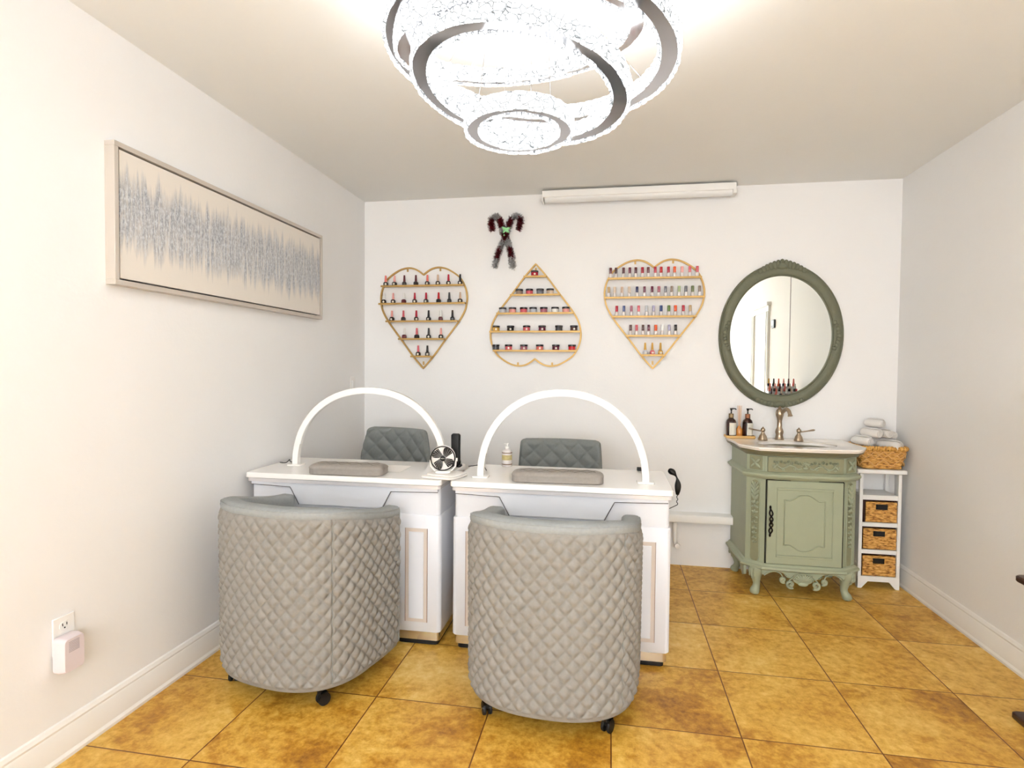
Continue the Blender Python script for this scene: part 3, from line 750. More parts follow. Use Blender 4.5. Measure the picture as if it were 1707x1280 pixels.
CAPS = dict(coral=(228, 118, 108), pink=(232, 160, 152), maroon=(92, 22, 34), nude=(206, 176, 152), crimson=(176, 24, 52), black=(28, 22, 26), white=(236, 234, 230), red=(190, 24, 34),
            grey=(66, 66, 70), rose=(214, 96, 106), beige=(212, 190, 168), orange=(226, 92, 44), navy=(40, 46, 92), plum=(104, 24, 56), slate=(110, 112, 122), lavender=(160, 156, 186),
            olive=(120, 128, 84), sage=(166, 180, 130), blue=(54, 74, 130), brown=(84, 46, 40), tan=(182, 150, 104), green=(104, 132, 66), silver=(190, 192, 198), gold=(214, 164, 70), mauve=(166, 96, 112), taupe=(146, 126, 112))
def cmat(n): return mat('polish_' + n, CAPS[n], .35, coat=.3)
PROTO = {}
RNAMES = ['top shelf', 'second shelf', 'middle shelf', 'fourth shelf', 'bottom shelf']
ORD = ['first', 'second', 'third', 'fourth', 'fifth', 'sixth', 'seventh', 'eighth', 'ninth', 'tenth', 'eleventh', 'twelfth', 'thirteenth', 'fourteenth']
def pos(i, n):
    if n == 1: return 'alone'
    if i == 0: return 'leftmost'
    if i == n - 1: return 'rightmost'
    return (ORD[i] + ' from left') if i < (n + 1) // 2 else (ORD[n - 1 - i] + ' from right')
def cap_mesh(kind, col):
    key = (kind, 'cap', col)
    if key not in PROTO:
        b = MB()
        if kind == 'dark':
            b.lathe([(.0088, .0265), (.0086, .029), (.0062, .070), (.005, .0715)], seg=12)
        elif kind == 'clear': secs = [[Vector((p[0], p[1], z)) for p in rrect(w_, w_, .002, 2)] for z, w_ in ((.0295, .0155), (.0305, .0165), (.066, .0165), (.0675, .0145))]; b.loft(secs)
        elif kind == 'gold': b.lathe([(.011, .030), (.008, .034), (.0055, .075), (.004, .076)], seg=12)
        elif kind == 'jar': b.lathe([(.0245, .024), (.0255, .025), (.0255, .035), (.0245, .036)], seg=20)
        PROTO[key] = b.obj('cap', cmat(col), mesh_only=True)
    return PROTO[key]
def body_mesh(kind, col):
    key = (kind, 'body', col)
    if key not in PROTO:
        b = MB()
        if kind in ('dark', 'gold'):
            secs = []
            for z, w_ in ((0, .026), (.002, .029), (.019, .029), (.024, .023), (.0275, .014)): secs.append([Vector((p[0], p[1], z)) for p in rrect(w_, w_, w_ * .22, 3)])
            b.loft(secs)
        elif kind == 'clear':
            secs = []
            for z, w_ in ((0, .019), (.002, .0215), (.021, .0215), (.027, .018), (.030, .012)): secs.append([Vector((p[0], p[1], z)) for p in rrect(w_, w_, w_ * .35, 3)])
            b.loft(secs)
        else: b.lathe([(.021, 0), (.0235, .002), (.0235, .022), (.022, .0245)], seg=20)
        if kind == 'clear': m_ = mat('milky_bottle', (226, 218, 214), .2, coat=.5)
        elif kind == 'gold': m_ = cmat(col)
        elif kind == 'dark': m_ = cmat(col)
        else: m_ = mat('jar_' + col, CAPS[col], .25, coat=.4)
        PROTO[key] = b.obj('bottle', m_, mesh_only=True)
    return PROTO[key]
def small(name, me, parent):
    o = bpy.data.objects.new(name, me); COL.objects.link(o); o.parent = parent; return o
def dot_mesh():
    if 'dot' not in PROTO:
        b = MB(); b.lathe([(.0072, 0), (.0072, .0008)], seg=14, M=Matrix.Translation((.003, -.0144, .011)) @ Matrix.Rotation(PI / 2, 4, 'X')); PROTO['dot'] = b.obj('label', M_label, mesh_only=True)
    return PROTO['dot']
def jlabel_mesh():
    if 'jl' not in PROTO:
        b = MB(); b.lathe([(.0065, 0), (.0065, .0008)], seg=14, M=Matrix.Translation((.004, -.0238, .012)) @ Matrix.Rotation(PI / 2, 4, 'X')); PROTO['jl'] = b.obj('label', M_label, mesh_only=True)
    return PROTO['jl']
YS = 3.780
def place(kind, x, z, cap, body, label, group, dot=False, rz=0):
    jar = kind == 'jar'
    t = thing('polish_jar' if jar else 'polish_bottle', label, 'jar' if jar else 'nail polish', (x, YS, z + .0004), rz, group)
    small('jar' if jar else 'bottle', body_mesh(kind, body), t); small('lid' if jar else 'cap', cap_mesh(kind, cap), t)
    if dot: small('label', jlabel_mesh() if jar else dot_mesh(), t)
R1 = [([-1.556, -1.491, -1.419, -1.335, -1.252, -1.177, -1.102, -1.019], ['coral', 'pink', 'maroon', 'maroon', 'coral', 'nude', 'crimson', 'black'], [1, 1, 0, 0, 1, 1, 1, 1], 'black'),
      ([-1.569, -1.5, -1.422, -1.343, -1.261, -1.171, -1.095, -1.018], ['white', 'pink', 'white', 'crimson', 'crimson', 'red', 'grey', 'nude'], [1, 1, 0, 1, 1, 0, 0, 1], 'black'),
      ([-1.509, -1.425, -1.331, -1.242, -1.156, -1.072], ['pink', 'rose', 'crimson', 'black', 'white', 'black'], [1, 0, 1, 1, 0, 0], 'black'),
      ([-1.418, -1.327, -1.241, -1.153], ['white', 'rose', 'grey', 'pink'], [0, 0, 1, 1], 'black'), ([-1.316, -1.25], ['rose', 'black'], [1, 1], 'black')]
for r, (xs, cs_, ds, bd_) in enumerate(R1):
    for i, x in enumerate(xs):
        bc = 'maroon' if (cs_[i] == 'white' and not ds[i]) else 'black'
        place('dark', x, SZ1[r], cs_[i], bc, '%s-capped %s polish bottle, %s, %s, left heart rack' % (cs_[i], 'dark red' if bc == 'maroon' else 'black', pos(i, len(xs)), RNAMES[r]), 'polish bottles on the left heart rack', ds[i], random.Random(i + r * 9).uniform(-.25, .25))
R2 = [([-.507], ['crimson'], 1), ([-.61, -.541, -.469, -.402], ['taupe', 'rose', 'slate', 'beige'], 0),
      ([-.722, -.655, -.579, -.515, -.443, -.368, -.296], ['silver', 'pink', 'rose', 'silver', 'mauve', 'white', 'pink'], 0),
      ([-.766, -.667, -.558, -.453, -.341, -.242], ['gold', 'black', 'rose', 'plum', 'grey', 'brown'], 1),
      ([-.767, -.679, -.575, -.468, -.36, -.253], ['grey', 'rose', 'mauve', 'coral', 'plum', 'red'], 1)]
for r, (xs, cs_, dt) in enumerate(R2):
    for i, x in enumerate(xs):
        place('jar', x, SZ2[r], 'black', cs_[i], 'black-lidded %s jar, %s, %s, middle heart rack' % (cs_[i], pos(i, len(xs)), RNAMES[r]), 'jars on the middle heart rack', dt and not (r == 4 and i in (0, 5)) and not (r == 3 and i == 4), 0)
R3 = [([-.008, .028, .075, .115, .153, .195, .232, .276, .312, .358, .396, .442, .49, .536], ['maroon', 'brown', 'maroon', 'plum', 'maroon', 'crimson', 'maroon', 'crimson', 'red', 'crimson', 'orange', 'pink', 'rose', 'rose']),
      ([-.017, .021, .068, .113, .163, .21, .257, .3, .342, .381, .427, .468, .509, .552], ['tan', 'beige', 'nude', 'beige', 'navy', 'plum', 'plum', 'mauve', 'slate', 'taupe', 'sage', 'slate', 'olive', 'taupe']),
      ([.035, .081, .129, .175, .225, .269, .316, .364, .405, .454, .497], ['crimson', 'blue', 'mauve', 'rose', 'silver', 'lavender', 'blue', 'green', 'orange', 'crimson', 'tan']),
      ([.126, .163, .204, .24, .284, .325, .369, .408], ['brown', 'rose', 'brown', 'plum', 'orange', 'white', 'lavender', 'black']),
      ([.22, .265, .316], ['silver', 'rose', 'gold'])]
for r, (xs, cs_) in enumerate(R3):
    for i, x in enumerate(xs):
        if r == 4: place('gold', x, SZ3[r], 'gold', cs_[i], 'gold-capped %s polish bottle, %s, bottom shelf, right heart rack' % (cs_[i], ['leftmost', 'middle', 'rightmost'][i]), 'polish bottles on the right heart rack', True)
        else: place('clear', x, SZ3[r], cs_[i], 'white', 'clear polish bottle with %s cap, %s, %s, right heart rack' % (cs_[i], pos(i, len(xs)), RNAMES[r]), 'polish bottles on the right heart rack', False, random.Random(i * 3 + r).uniform(-.2, .2))

# ------------------------------------------------------------------ tinsel candy canes
t = thing('candy_cane_decoration', 'crossed pair of burgundy and silver tinsel candy canes with green bow on the back wall', 'decoration', (-.711, YB, 2.145))
k = .000346
def zp(x, y): return Vector(((x - 490) * k, -.022, -(y - 560) * k))
rnd = random.Random(8)
for pts, segs in (([(275, 1110), (335, 880), (400, 700), (470, 560), (530, 400), (590, 210), (670, 120), (745, 130), (790, 230), (745, 390)],
                   [(0, .11, 's'), (.11, .26, 'r'), (.26, .39, 's'), (.39, .5, 'r'), (.5, .56, 's'), (.56, .70, 'r'), (.70, .84, 's'), (.84, 1.01, 'r')]),
                  ([(645, 1120), (610, 880), (565, 700), (510, 560), (440, 400), (390, 220), (320, 125), (235, 130), (205, 240), (235, 390)],
                   [(0, .13, 's'), (.13, .28, 'r'), (.28, .39, 's'), (.39, .5, 'r'), (.5, .58, 's'), (.58, .70, 'r'), (.70, .83, 's'), (.83, 1.01, 'r')])):
    path = catmull([zp(*p) for p in pts], 20); L = [0]
    for a, b_ in zip(path, path[1:]): L.append(L[-1] + (b_ - a).length)
    cane = MB().tube(path, .002, 6).obj('cane', M_silt, t)
    for key, mm in (('s', M_silt), ('r', M_red)):
        b = MB()
        for j in range(2600):
            f_ = rnd.random(); sg = [c_ for a, z_, c_ in segs if a <= f_ < z_][0]
            if sg != key: continue
            s_ = f_ * L[-1]; i = max(k_ for k_ in range(len(L)) if L[k_] <= s_); i = min(i, len(path) - 2)
            p = path[i].lerp(path[i + 1], (s_ - L[i]) / max(1e-9, L[i + 1] - L[i])); d = (path[i + 1] - path[i]).normalized()
            r_ = Vector((rnd.gauss(0, 1), rnd.gauss(0, 1), rnd.gauss(0, 1))); r_ -= d * r_.dot(d) * .7; r_.normalize()
            ln_ = rnd.uniform(.014, .031); e = p + r_ * ln_
            if e.y > -.001: e.y = -.001
            sd = d.cross(r_).normalized() * .0042
            b.add([p - sd, p + sd, e + sd * .7, e - sd * .7], [(0, 1, 2, 3)])
        b.obj('silver_tinsel' if key == 's' else 'burgundy_tinsel', mm, cane, smooth=0)
b = MB()
for ax, ln_, wd in ((-.55, .040, .013), (.35, .045, .014), (2.3, .034, .013), (-2.2, .03, .012), (1.4, .02, .010)):
    c_ = zp(500, 400) + Vector((0, -.026, 0)); d = Vector((math.cos(ax), 0, math.sin(ax))); n_ = Vector((-d.z, 0, d.x))
    pl = []
    for i in range(7): q = i / 6; pl.append((c_ + d * ln_ * q + Vector((0, -.004 * math.sin(q * PI), 0)), wd * math.sin(PI * min(.98, q + .1)) * .7))
    for s_ in (1, -1):
        for i in range(6):
            p, w1 = pl[i]; q_, w2 = pl[i + 1]
            b.add([p, q_, q_ + n_ * w2 * s_ + Vector((0, .003, 0)), p + n_ * w1 * s_ + Vector((0, .003, 0))], [(0, 1, 2, 3)])
b.ell(zp(480, 500) + Vector((0, -.024, 0)), (.006, .006, .006)); b.obj('bow', M_green, t, smooth=60)

# ------------------------------------------------------------------ oval mirror
t = thing('oval_mirror', 'large oval wall mirror in a carved sage green frame above the vanity', 'mirror', (1.045, YB, 1.494))
AO, BO, AI, BI = .368, .452, .300, .372
fr = MB(); secs = []; n = 96
for k in range(n):
    a = 2 * PI * k / n; c_, s_ = math.cos(a), math.sin(a); col = []
    rip = .0025 * math.sin(a * 48)
    for q, y_ in ((1.0, -.002), (1.0, -.014), (.93, -.022), (.84, -.017), (.76, -.026), (.5, -.031), (.24, -.029), (.12, -.022), (.06, -.026), (0, -.020), (0, -.010)):
        ax, bz = AI + (AO - AI) * q, BI + (BO - BI) * q
        bump_ = 0
        col.append(Vector((ax * c_, y_, bz * s_)))
    secs.append(col)
secs.append(secs[0]); fr.loft(secs, cap=False); fo = fr.obj('frame', M_mframe, t, smooth=50)
# crests and side carvings
for top in (1, -1):
    cv = MB()
    for k in range(-6, 7):
        a = PI / 2 * top + k * .062 * (1 if top > 0 else -1); q = 1 - abs(k) / 7
        L_ = .014 + .020 * q * (1 if top > 0 else .3)
        c_, s_ = math.cos(a), math.sin(a); ctr = Vector(((AO - .02) * c_, -.026, (BO - .02) * s_)) + Vector((c_, 0, s_)) * (L_ * .55 - .008)
        cv.ell(ctr, (.017, .012, L_), 8, 6, Matrix.Rotation(PI / 2 - a, 4, 'Y'))
    cv.ell((0, -.032, top * (BO - .022)), (.030, .012, .020), 14, 8)
    cv.obj('crest_carving', M_mframe, fo, smooth=60)
for sx in (1, -1):
    cv = MB()
    for k in range(-4, 5):
        cv.ell((sx * (.334 - .0015 * k * k), -.030, k * .020), (.013, .008, .014), 10, 6, Matrix.Rotation(.5 * sx * (1 if k > 0 else -1), 4, 'Y'))
    cv.obj('side_carving', M_mframe, fo, smooth=60)
gl = MB(); gl.add([Vector((AI * 1.01 * math.cos(2 * PI * k / 96), -.012, BI * 1.01 * math.sin(2 * PI * k / 96))) for k in range(96)] + [Vector((AI * 1.01 * math.cos(2 * PI * k / 96), -.006, BI * 1.01 * math.sin(2 * PI * k / 96))) for k in range(96)],
       [tuple(range(96)), tuple(range(96, 192))] + [(i, (i + 1) % 96, 96 + (i + 1) % 96, 96 + i) for i in range(96)])
gl.obj('mirror_glass', M_mirror, t, smooth=0)

# ------------------------------------------------------------------ vanity
VX, VY = 1.072, 3.59
V = thing('bathroom_vanity', 'carved sage green vanity cabinet with white sink top under the oval mirror', 'vanity', (VX, VY, 0))
def plan(o=0, hb=.300, hs=.290, hf=.205, yb=.215, ys=-.145, yf=-.210, bow=.012):
    o2 = o * .6
    P = [(hb + o, yb), (-hb - o, yb), (-hs - o, ys - o * .3)]
    P.append((-hf - o2, yf - o))
    for k in range(1, 8): q = -1 + 2 * k / 8; P.append((q * (hf + o2), yf - o - bow * math.cos(q * PI / 2)))
    P += [(hf + o2, yf - o), (hs + o, ys - o * .3)]
    return P
b = MB(); b.prism(plan(0), .165, .825); b.obj('body', M_sage, V, smooth=25)
def ledge(prof, name, mt=M_sage):
    secs = [[Vector((p[0], p[1], z)) for p in plan(o)] for o, z in prof]
    return MB().loft(secs).obj(name, mt, V, smooth=35)
ledge([(.004, .664), (.012, .667), (.016, .674), (.022, .678), (.025, .686), (.022, .694), (.012, .698), (.006, .704), (.002, .706)], 'waist_moulding')
ledge([(.002, .795), (.008, .799), (.012, .808), (.028, .814), (.034, .822), (.036, .829)], 'cornice', mat('sage_cornice', (128, 124, 98), .5, noise=.08, nscale=14))
ledge([(.004, .150), (.018, .154), (.028, .162), (.026, .172), (.014, .178), (.010, .186), (.003, .190)], 'base_moulding')
YD = -.226
# frieze panel with vine carving
Mf = Matrix(((1, 0, 0, 0), (0, 0, 1, 0), (0, 1, 0, 0), (0, 0, 0, 1)))
fz = MB(); fz.box(-.196, YD, .708, .196, YD + .012, .793).obj('frieze_panel', M_glaze_shade, V, bevel=.003)
vn = MB()
def yv(x): return YD - .002
for s_ in (1, -1):
    pts = [(s_ * x, z) for x, z in ((.02, .735), (.04, .728), (.06, .742), (.085, .748), (.105, .736), (.125, .730), (.145, .742), (.150, .752), (.160, .738), (.168, .730))]
    vn.tube([(x, yv(x), z) for x, z in [(p.x, p.y) for p in catmull([(a, b_, 0) for a, b_ in pts], 4)]], .0042, 6)
    for cx_, cz_ in ((.055, .728), (.115, .724), (.150, .728), (.165, .745)):
        vn.tube([(s_ * (cx_ + .008 * q * math.cos(q * 7)), YD - .003, cz_ + .008 * q * math.sin(q * 7)) for q in [k / 10 for k in range(11)]], .0022, 5)
    for cx_, cz_, r_ in ((.03, .758, .006), (.048, .765, .007), (.07, .760, .006), (.09, .768, .007), (.108, .762, .005), (.128, .768, .006), (.148, .762, .007), (.162, .766, .005)):
        for k in range(5):
            a = k * 2 * PI / 5; vn.ell((s_ * cx_ + r_ * math.cos(a) * .8, YD - .003, cz_ + r_ * math.sin(a) * .8), (r_ * .62, .009, r_ * .48), 6, 4, Matrix.Rotation(-a, 4, 'Y'))
for k in range(7):
    a = PI * k / 6; vn.ell((.016 * math.cos(a), YD - .003, .748 + .016 * math.sin(a)), (.009, .004, .004), 6, 4, Matrix.Rotation(-a, 4, 'Y'))
vn.ell((0, YD - .004, .735), (.014, .005, .008)); vn.ell((0, YD - .004, .75), (.007, .005, .007)); vn.obj('vine_carving', M_sage, V, smooth=60)
# canted pilasters: rosette block above, leaf drop below
for s_ in (1, -1):
    p0 = Vector((s_ * .205, -.210, 0)); p1 = Vector((s_ * .290, -.145, 0)); c0 = (p0 + p1) / 2; d = (p1 - p0).normalized(); nn = Vector((d.y * s_, -d.x * s_, 0))
    X = d * s_; 
    if X.x < 0: X = -X
    nn = Vector((s_ * abs(d.y), -abs(d.x), 0))
    Mx = Matrix(((X.x, nn.x * -1, 0, c0.x), (X.y, nn.y * -1, 0, c0.y), (0, 0, 1, 0), (0, 0, 0, 1)))   # local y+ goes into the body
    pb = MB(); pb.box(-.036, -.004, .712, .036, .004, .790, Mx); pb.obj('corner_block', M_glaze_shade, V, bevel=.002)
    ro = MB()
    for a in (PI / 4, 3 * PI / 4, 5 * PI / 4, 7 * PI / 4):
        ro.ell(Mx @ Vector((.017 * math.cos(a), -.007, .751 + .018 * math.sin(a))), (.021, .009, .0075), 8, 6, (Mx.to_3x3().to_4x4() @ Matrix.Rotation(-a, 4, 'Y')))
    ro.ell(Mx @ Vector((0, -.009, .751)), (.007, .006, .007)); ro.obj('rosette', M_sage, V, smooth=60)
    pl_ = MB(); oval = [(.026 * math.cos(a), (.205 if math.sin(a) > 0 else .205) * 0 + .0, 0) for a in (0,)]
    out = [Vector((.026 * math.cos(a), 0, .21 + .026 * math.sin(a))) for a in [PI + PI * k / 10 for k in range(11)]] + [Vector((.026 * math.cos(a), 0, .63 + .026 * math.sin(a))) for a in [PI * k / 10 for k in range(11)]]
    pl_.tube([Mx @ Vector((p.x, -.002, p.z)) for p in out], .0028, 6, closed=True)
    pl_.obj('pilaster_border', M_sage, V)
    MB().loft([[Mx @ Vector((p.x, y_, p.z)) for p in out] for y_ in (.003, -.0015)]).obj('pilaster_field', M_glaze_shade, V, smooth=0)
    lv = MB(); MR = Mx.to_3x3().to_4x4()
    z = .635; i = 0
    for (z, L_, w_) in ((.628, .020, .007), (.605, .022, .008), (.580, .022, .008), (.556, .020, .008)):
        for sg in (1, -1): lv.ell(Mx @ Vector((sg * .010, -.006, z)), (w_ * .9, .009, L_), 8, 6, MR @ Matrix.Rotation(sg * .55, 4, 'Y'))
        lv.ell(Mx @ Vector((0, -.008, z)), (.005, .005, L_ * .8), 8, 6, MR)
    for j, z in enumerate((.525, .500, .470, .440, .408, .378, .350, .322, .298)):
        r_ = .009 - .0004 * j
        for sg in (1, -1): lv.ell(Mx @ Vector((sg * (.011 - .0005 * j), -.006, z)), (r_ * 1.25, .009, r_ * .7), 8, 6, MR @ Matrix.Rotation(sg * .6 * (1 if j % 2 else -1), 4, 'Y'))
        lv.ell(Mx @ Vector((0, -.009, z + .006)), (r_ * .6, .006, r_), 8, 6, MR)
    lv.obj('leaf_carving', M_sage, V, smooth=60)
# door
D = MB(); D.box(-.196, YD - .002, .192, .196, YD + .014, .660); D_ = D.obj('door', M_sage, V, bevel=.002)
gp = MB()
for x in (-.200, .200): gp.box(x - .0028, YD + .006, .190, x + .0028, YD + .0135, .662)
gp.box(-.2, YD + .006, .6605, .2, YD + .0135, .665)
gp.obj('door_gap', mat('dark_gap', (38, 38, 30), .9), V, smooth=0)
md = MB()
x0, x1, z0, z1 = -.146, .146, .232, .622
md.box(x0, YD - .011, z1 - .012, x1, YD - .001, z1); md.box(x0, YD - .011, z0, x1, YD - .001, z0 + .012); md.box(x0, YD - .006, z0 + .012, x0 + .004, YD - .001, z1 - .012); md.box(x1 - .004, YD - .006, z0 + .012, x1, YD - .001, z1 - .012)
md.obj('door_panel_moulding', M_sage, D_, bevel=.003)
og = []
xa, za, zb_ = .105, .300, .555
topc = [(-xa, zb_), (-xa + .03, zb_ - .003), (-.055, zb_ + .008), (-.03, zb_ + .024), (0, zb_ + .030), (.03, zb_ + .024), (.055, zb_ + .008), (xa - .03, zb_ - .003), (xa, zb_)]
botc = [(x, za - (z - zb_)) for x, z in topc][::-1]
tp = [(p.x, p.y) for p in catmull([(a, b_, 0) for a, b_ in topc], 4)]; bp_ = [(p.x, p.y) for p in catmull([(a, b_, 0) for a, b_ in botc], 4)]
ogm = MB(); ogm.tube([(x, YD - .003, z) for x, z in tp + bp_], .0035, 6, closed=True); ogm.obj('ogee_moulding', M_sage, D_, smooth=60)
hd = MB(); hx, hz = -.180, .432
hd.tube(catmull([(hx, YD - .003, hz + .085), (hx, YD - .012, hz + .07), (hx - .008, YD - .022, hz + .045), (hx + .009, YD - .026, hz + .015), (hx - .008, YD - .026, hz - .015), (hx + .008, YD - .022, hz - .045), (hx, YD - .012, hz - .07), (hx, YD - .003, hz - .085)], 6), .0042, 7)
hd.tube(catmull([(hx, YD - .008, hz + .07), (hx + .009, YD - .022, hz + .045), (hx - .008, YD - .026, hz + .015), (hx + .009, YD - .026, hz - .015), (hx - .009, YD - .022, hz - .045), (hx, YD - .008, hz - .07)], 6), .004, 7)
for dz in (.078, -.078): hd.ell((hx, YD - .006, hz + dz), (.006, .005, .011))
hd.ell((hx, YD - .027, hz), (.008, .006, .014)); hd.obj('handle', M_iron, D_)
# apron with shell and scrolls
ap = MB(); prof = [(-.215, .155), (-.215, .128), (-.20, .122), (-.17, .142), (-.13, .150), (-.10, .140), (-.085, .118), (-.06, .112), (-.045, .095), (-.02, .082), (.0, .078), (.02, .082), (.045, .095), (.06, .112), (.085, .118), (.10, .140), (.13, .150), (.17, .142), (.20, .122), (.215, .128), (.215, .155)]
ap.prism(prof, 0, .016, Matrix(((1, 0, 0, 0), (0, 0, 1, -.224), (0, 1, 0, 0), (0, 0, 0, 1)))); 
ap.box(-.22, -.222, .148, .22, -.20, .172)
for s_ in (1, -1):   # side skirts
    q = [(-.15, .165), (-.15, .10), (-.12, .085), (-.08, .10), (-.03, .14), (.05, .155), (.13, .15), (.17, .12), (.20, .115), (.20, .165)]
    ap.prism(q, 0, .016, Matrix(((0, 0, -s_, s_ * .298), (1, 0, 0, 0), (0, 1, 0, 0), (0, 0, 0, 1))))
ap.obj('apron', M_sage, V, smooth=25)
sh = MB()
for k in range(-5, 6):
    a = -PI / 2 + k * .27; L_ = .036 - abs(k) * .0012
    a2 = PI / 2 + k * .25; c_ = Vector((.040 * math.sin(k * .27), -.230, .085 + .045 * math.cos(k * .27) * .9))
    sh.ell(((.0 + c_.x * .62), -.229, .104 + .022 * math.cos(k * .27)), (.006, .007, .027), 8, 6, Matrix.Rotation(k * .27, 4, 'Y'))
sh.tube([(.052 * math.sin(q), -.232, .100 + .046 * math.cos(q)) for q in [-1.45 + 2.9 * k / 16 for k in range(17)]], .0035, 6)
sh.ell((0, -.229, .086), (.026, .008, .012))
sh.obj('shell_carving', M_sage, V, smooth=60)
for s_ in (1, -1):
    sc = MB()
    for cx_, cz_, R_, dirn in ((.066, .084, .023, 1), (.106, .106, .016, 1)):
        sc.tube([(s_ * (cx_ + R_ * (1 - q * .8) * math.cos(-2.2 + q * 8)), -.231, cz_ + R_ * (1 - q * .8) * math.sin(-2.2 + q * 8)) for q in [k / 18 for k in range(19)]], .0078, 7)
        sc.ell((s_ * cx_, -.231, cz_), (.006, .009, .006))
    sc.tube(catmull([(s_ * .075, -.230, .104), (s_ * .060, -.231, .118), (s_ * .045, -.231, .135)], 5), .004, 6)
    sc.tube(catmull([(s_ * .108, -.228, .116), (s_ * .118, -.228, .138), (s_ * .150, -.228, .150), (s_ * .19, -.228, .138), (s_ * .205, -.228, .124)], 6), .0035, 6)
    for q in (0, 1, 2): sc.ell((s_ * (.080 + q * .007), -.231, .122 + q * .006), (.005, .005, .004), 8, 5)
    sc.obj('scroll_carving', M_sage, V, smooth=60)
def cab_leg(x, y, ox, oy):
    b = MB(); secs = []
    for z, o_, r_ in ((.172, -.006, .040), (.150, .002, .043), (.128, .006, .040), (.105, .004, .031), (.08, -.002, .023), (.058, -.006, .019), (.042, -.003, .020), (.028, .008, .025), (.014, .013, .026), (.004, .012, .022), (0, .011, .017)):
        c_ = Vector((x + ox * o_, y + oy * o_, z)); secs.append([c_ + Vector((r_ * math.cos(a), r_ * math.sin(a), 0)) for a in [2 * PI * k / 14 for k in range(14)]])
    b.loft(secs); lg_ = b.obj('leg', M_sage, V, smooth=60)
    c = MB(); n_ = Vector((ox, oy, 0)); tg = Vector((-oy, ox, 0))
    for i, (dz, L_) in enumerate(((.140, .016), (.120, .014))):
        for sg in (1, 0, -1): c.ell(Vector((x, y, dz)) + n_ * .043 + tg * sg * .013, (.006, .006, L_), 8, 6)
    for sg in (1, -1): c.ell(Vector((x, y, .098)) + n_ * .028 + tg * sg * .008, (.006, .006, .009), 8, 5)
    c.obj('knee_carving', M_sage, lg_, smooth=60)
s2 = .7071
cab_leg(-.235, -.175, -s2, -s2); cab_leg(.235, -.175, s2, -s2); cab_leg(-.268, .175, -s2, s2); cab_leg(.268, .175, s2, s2)
# counter top with oval sink
outer = catmull([(.352, .2225, 0), (.352, .2225, 0), (.336, .05, 0), (.338, -.150, 0), (.325, -.178, 0), (.285, -.245, 0), (.262, -.272, 0), (.235, -.278, 0), (.12, -.290, 0), (0, -.296, 0), (-.12, -.290, 0), (-.235, -.278, 0), (-.262, -.272, 0), (-.285, -.245, 0), (-.325, -.178, 0), (-.338, -.150, 0), (-.336, .05, 0), (-.352, .2225, 0), (-.352, .2225, 0)], 4)
NO = 72
def ring_of(pts, n):
    """resample the outline by angle round the sink centre"""
    c = Vector((0, -.06, 0)); out = []
    for k in range(n):
        a = 2 * PI * k / n; d = Vector((math.cos(a), math.sin(a), 0)); best = None
        for i in range(len(pts)):
            p, q = pts[i] - c, pts[(i + 1) % len(pts)] - c; e = q - p
            den = d.x * e.y - d.y * e.x
            if abs(den) < 1e-9: continue
            tt = (p.x * e.y - p.y * e.x) / den; u = (p.x * d.y - p.y * d.x) / den
            if tt > 0 and -1e-6 <= u <= 1 + 1e-6: best = tt if best is None else max(best, tt)
        out.append(c + d * best)
    return out
ro_ = ring_of(outer, NO)
angs = [2 * PI * k / NO for k in range(NO)]
def sink(rx, ry, z): return [Vector((rx * math.cos(a), -.06 + ry * math.sin(a), z)) for a in angs]
def scl(k, z): return [Vector(((p.x) * k, p.y * k if p.y < .2 else p.y, z)) for p in ro_]
secs = [sink(.215, .145, .8295), scl(.97, .8295), scl(.985, .833), scl(.985, .838), scl(1, .842), scl(1, .847), scl(.994, .850), sink(.222, .152, .850), sink(.213, .143, .847)]
M_top = mat('cream_marble', (240, 231, 220), .2, noise=.05, nscale=7, coat=.3)
b = MB(); b.loft(secs + [secs[0]], cap=False); b.obj('countertop', M_top, V, smooth=35)
b = MB(); secs = [sink(.215, .145, .846), sink(.212, .142, .838), sink(.20, .132, .80), sink(.16, .10, .765), sink(.08, .05, .750), sink(.02, .02, .748)]
b.loft(secs + [], cap=False); b.lathe([(.02, .747), (.02, .7495), (0, .75)], (0, -.06, 0), 16); 
so = b.obj('sink_basin', mat('porcelain', (246, 240, 234), .12, coat=.5), V, smooth=60)
# faucet set: on the vanity but its own thing
Ft = thing('faucet', 'brushed nickel faucet with curved spout on the vanity top under the mirror', 'faucet', (1.030, 3.72, .850))
MB().lathe([(.026, 0), (.028, .004), (.024, .012), (.020, .03), (.024, .045), (.022, .058), (.015, .075), (.014, .115), (.018, .135), (.023, .150), (.024, .165), (.019, .182), (.010, .190), (.006, .196), (.008, .200), (.003, .205)], seg=22).obj('body', M_nickel, Ft)
sp = MB(); sp.tube(catmull([(.006, -.010, .160), (.014, -.03, .178), (.022, -.05, .190), (.030, -.07, .184), (.034, -.082, .165), (.036, -.086, .150)], 6), [.011] * 26 + [.012, .014, .015, .014, .012], 12); sp.obj('spout', M_nickel, Ft)
def tap(label, x, sg):
    t_ = thing('tap_handle', label, 'faucet handle', (x, 3.662, .850), group='lever handles of the vanity faucet')
    MB().lathe([(.026, 0), (.028, .004), (.025, .012), (.020, .028), (.012, .040), (.009, .048), (.010, .052), (.014, .060), (.012, .070), (.005, .076), (.003, .082)], seg=20).obj('base', M_nickel, t_)
    MB().tube([(0, 0, .058), (sg * .02, -.004, .058), (sg * .05, -.008, .064), (sg * .078, -.012, .070), (sg * .086, -.012, .071)], [.006, .004, .004, .0062, .003], 8).obj('lever', M_nickel, t_)
tap('brushed nickel lever handle left of the faucet', .920, -1); tap('brushed nickel lever handle right of the faucet', 1.124, 1)
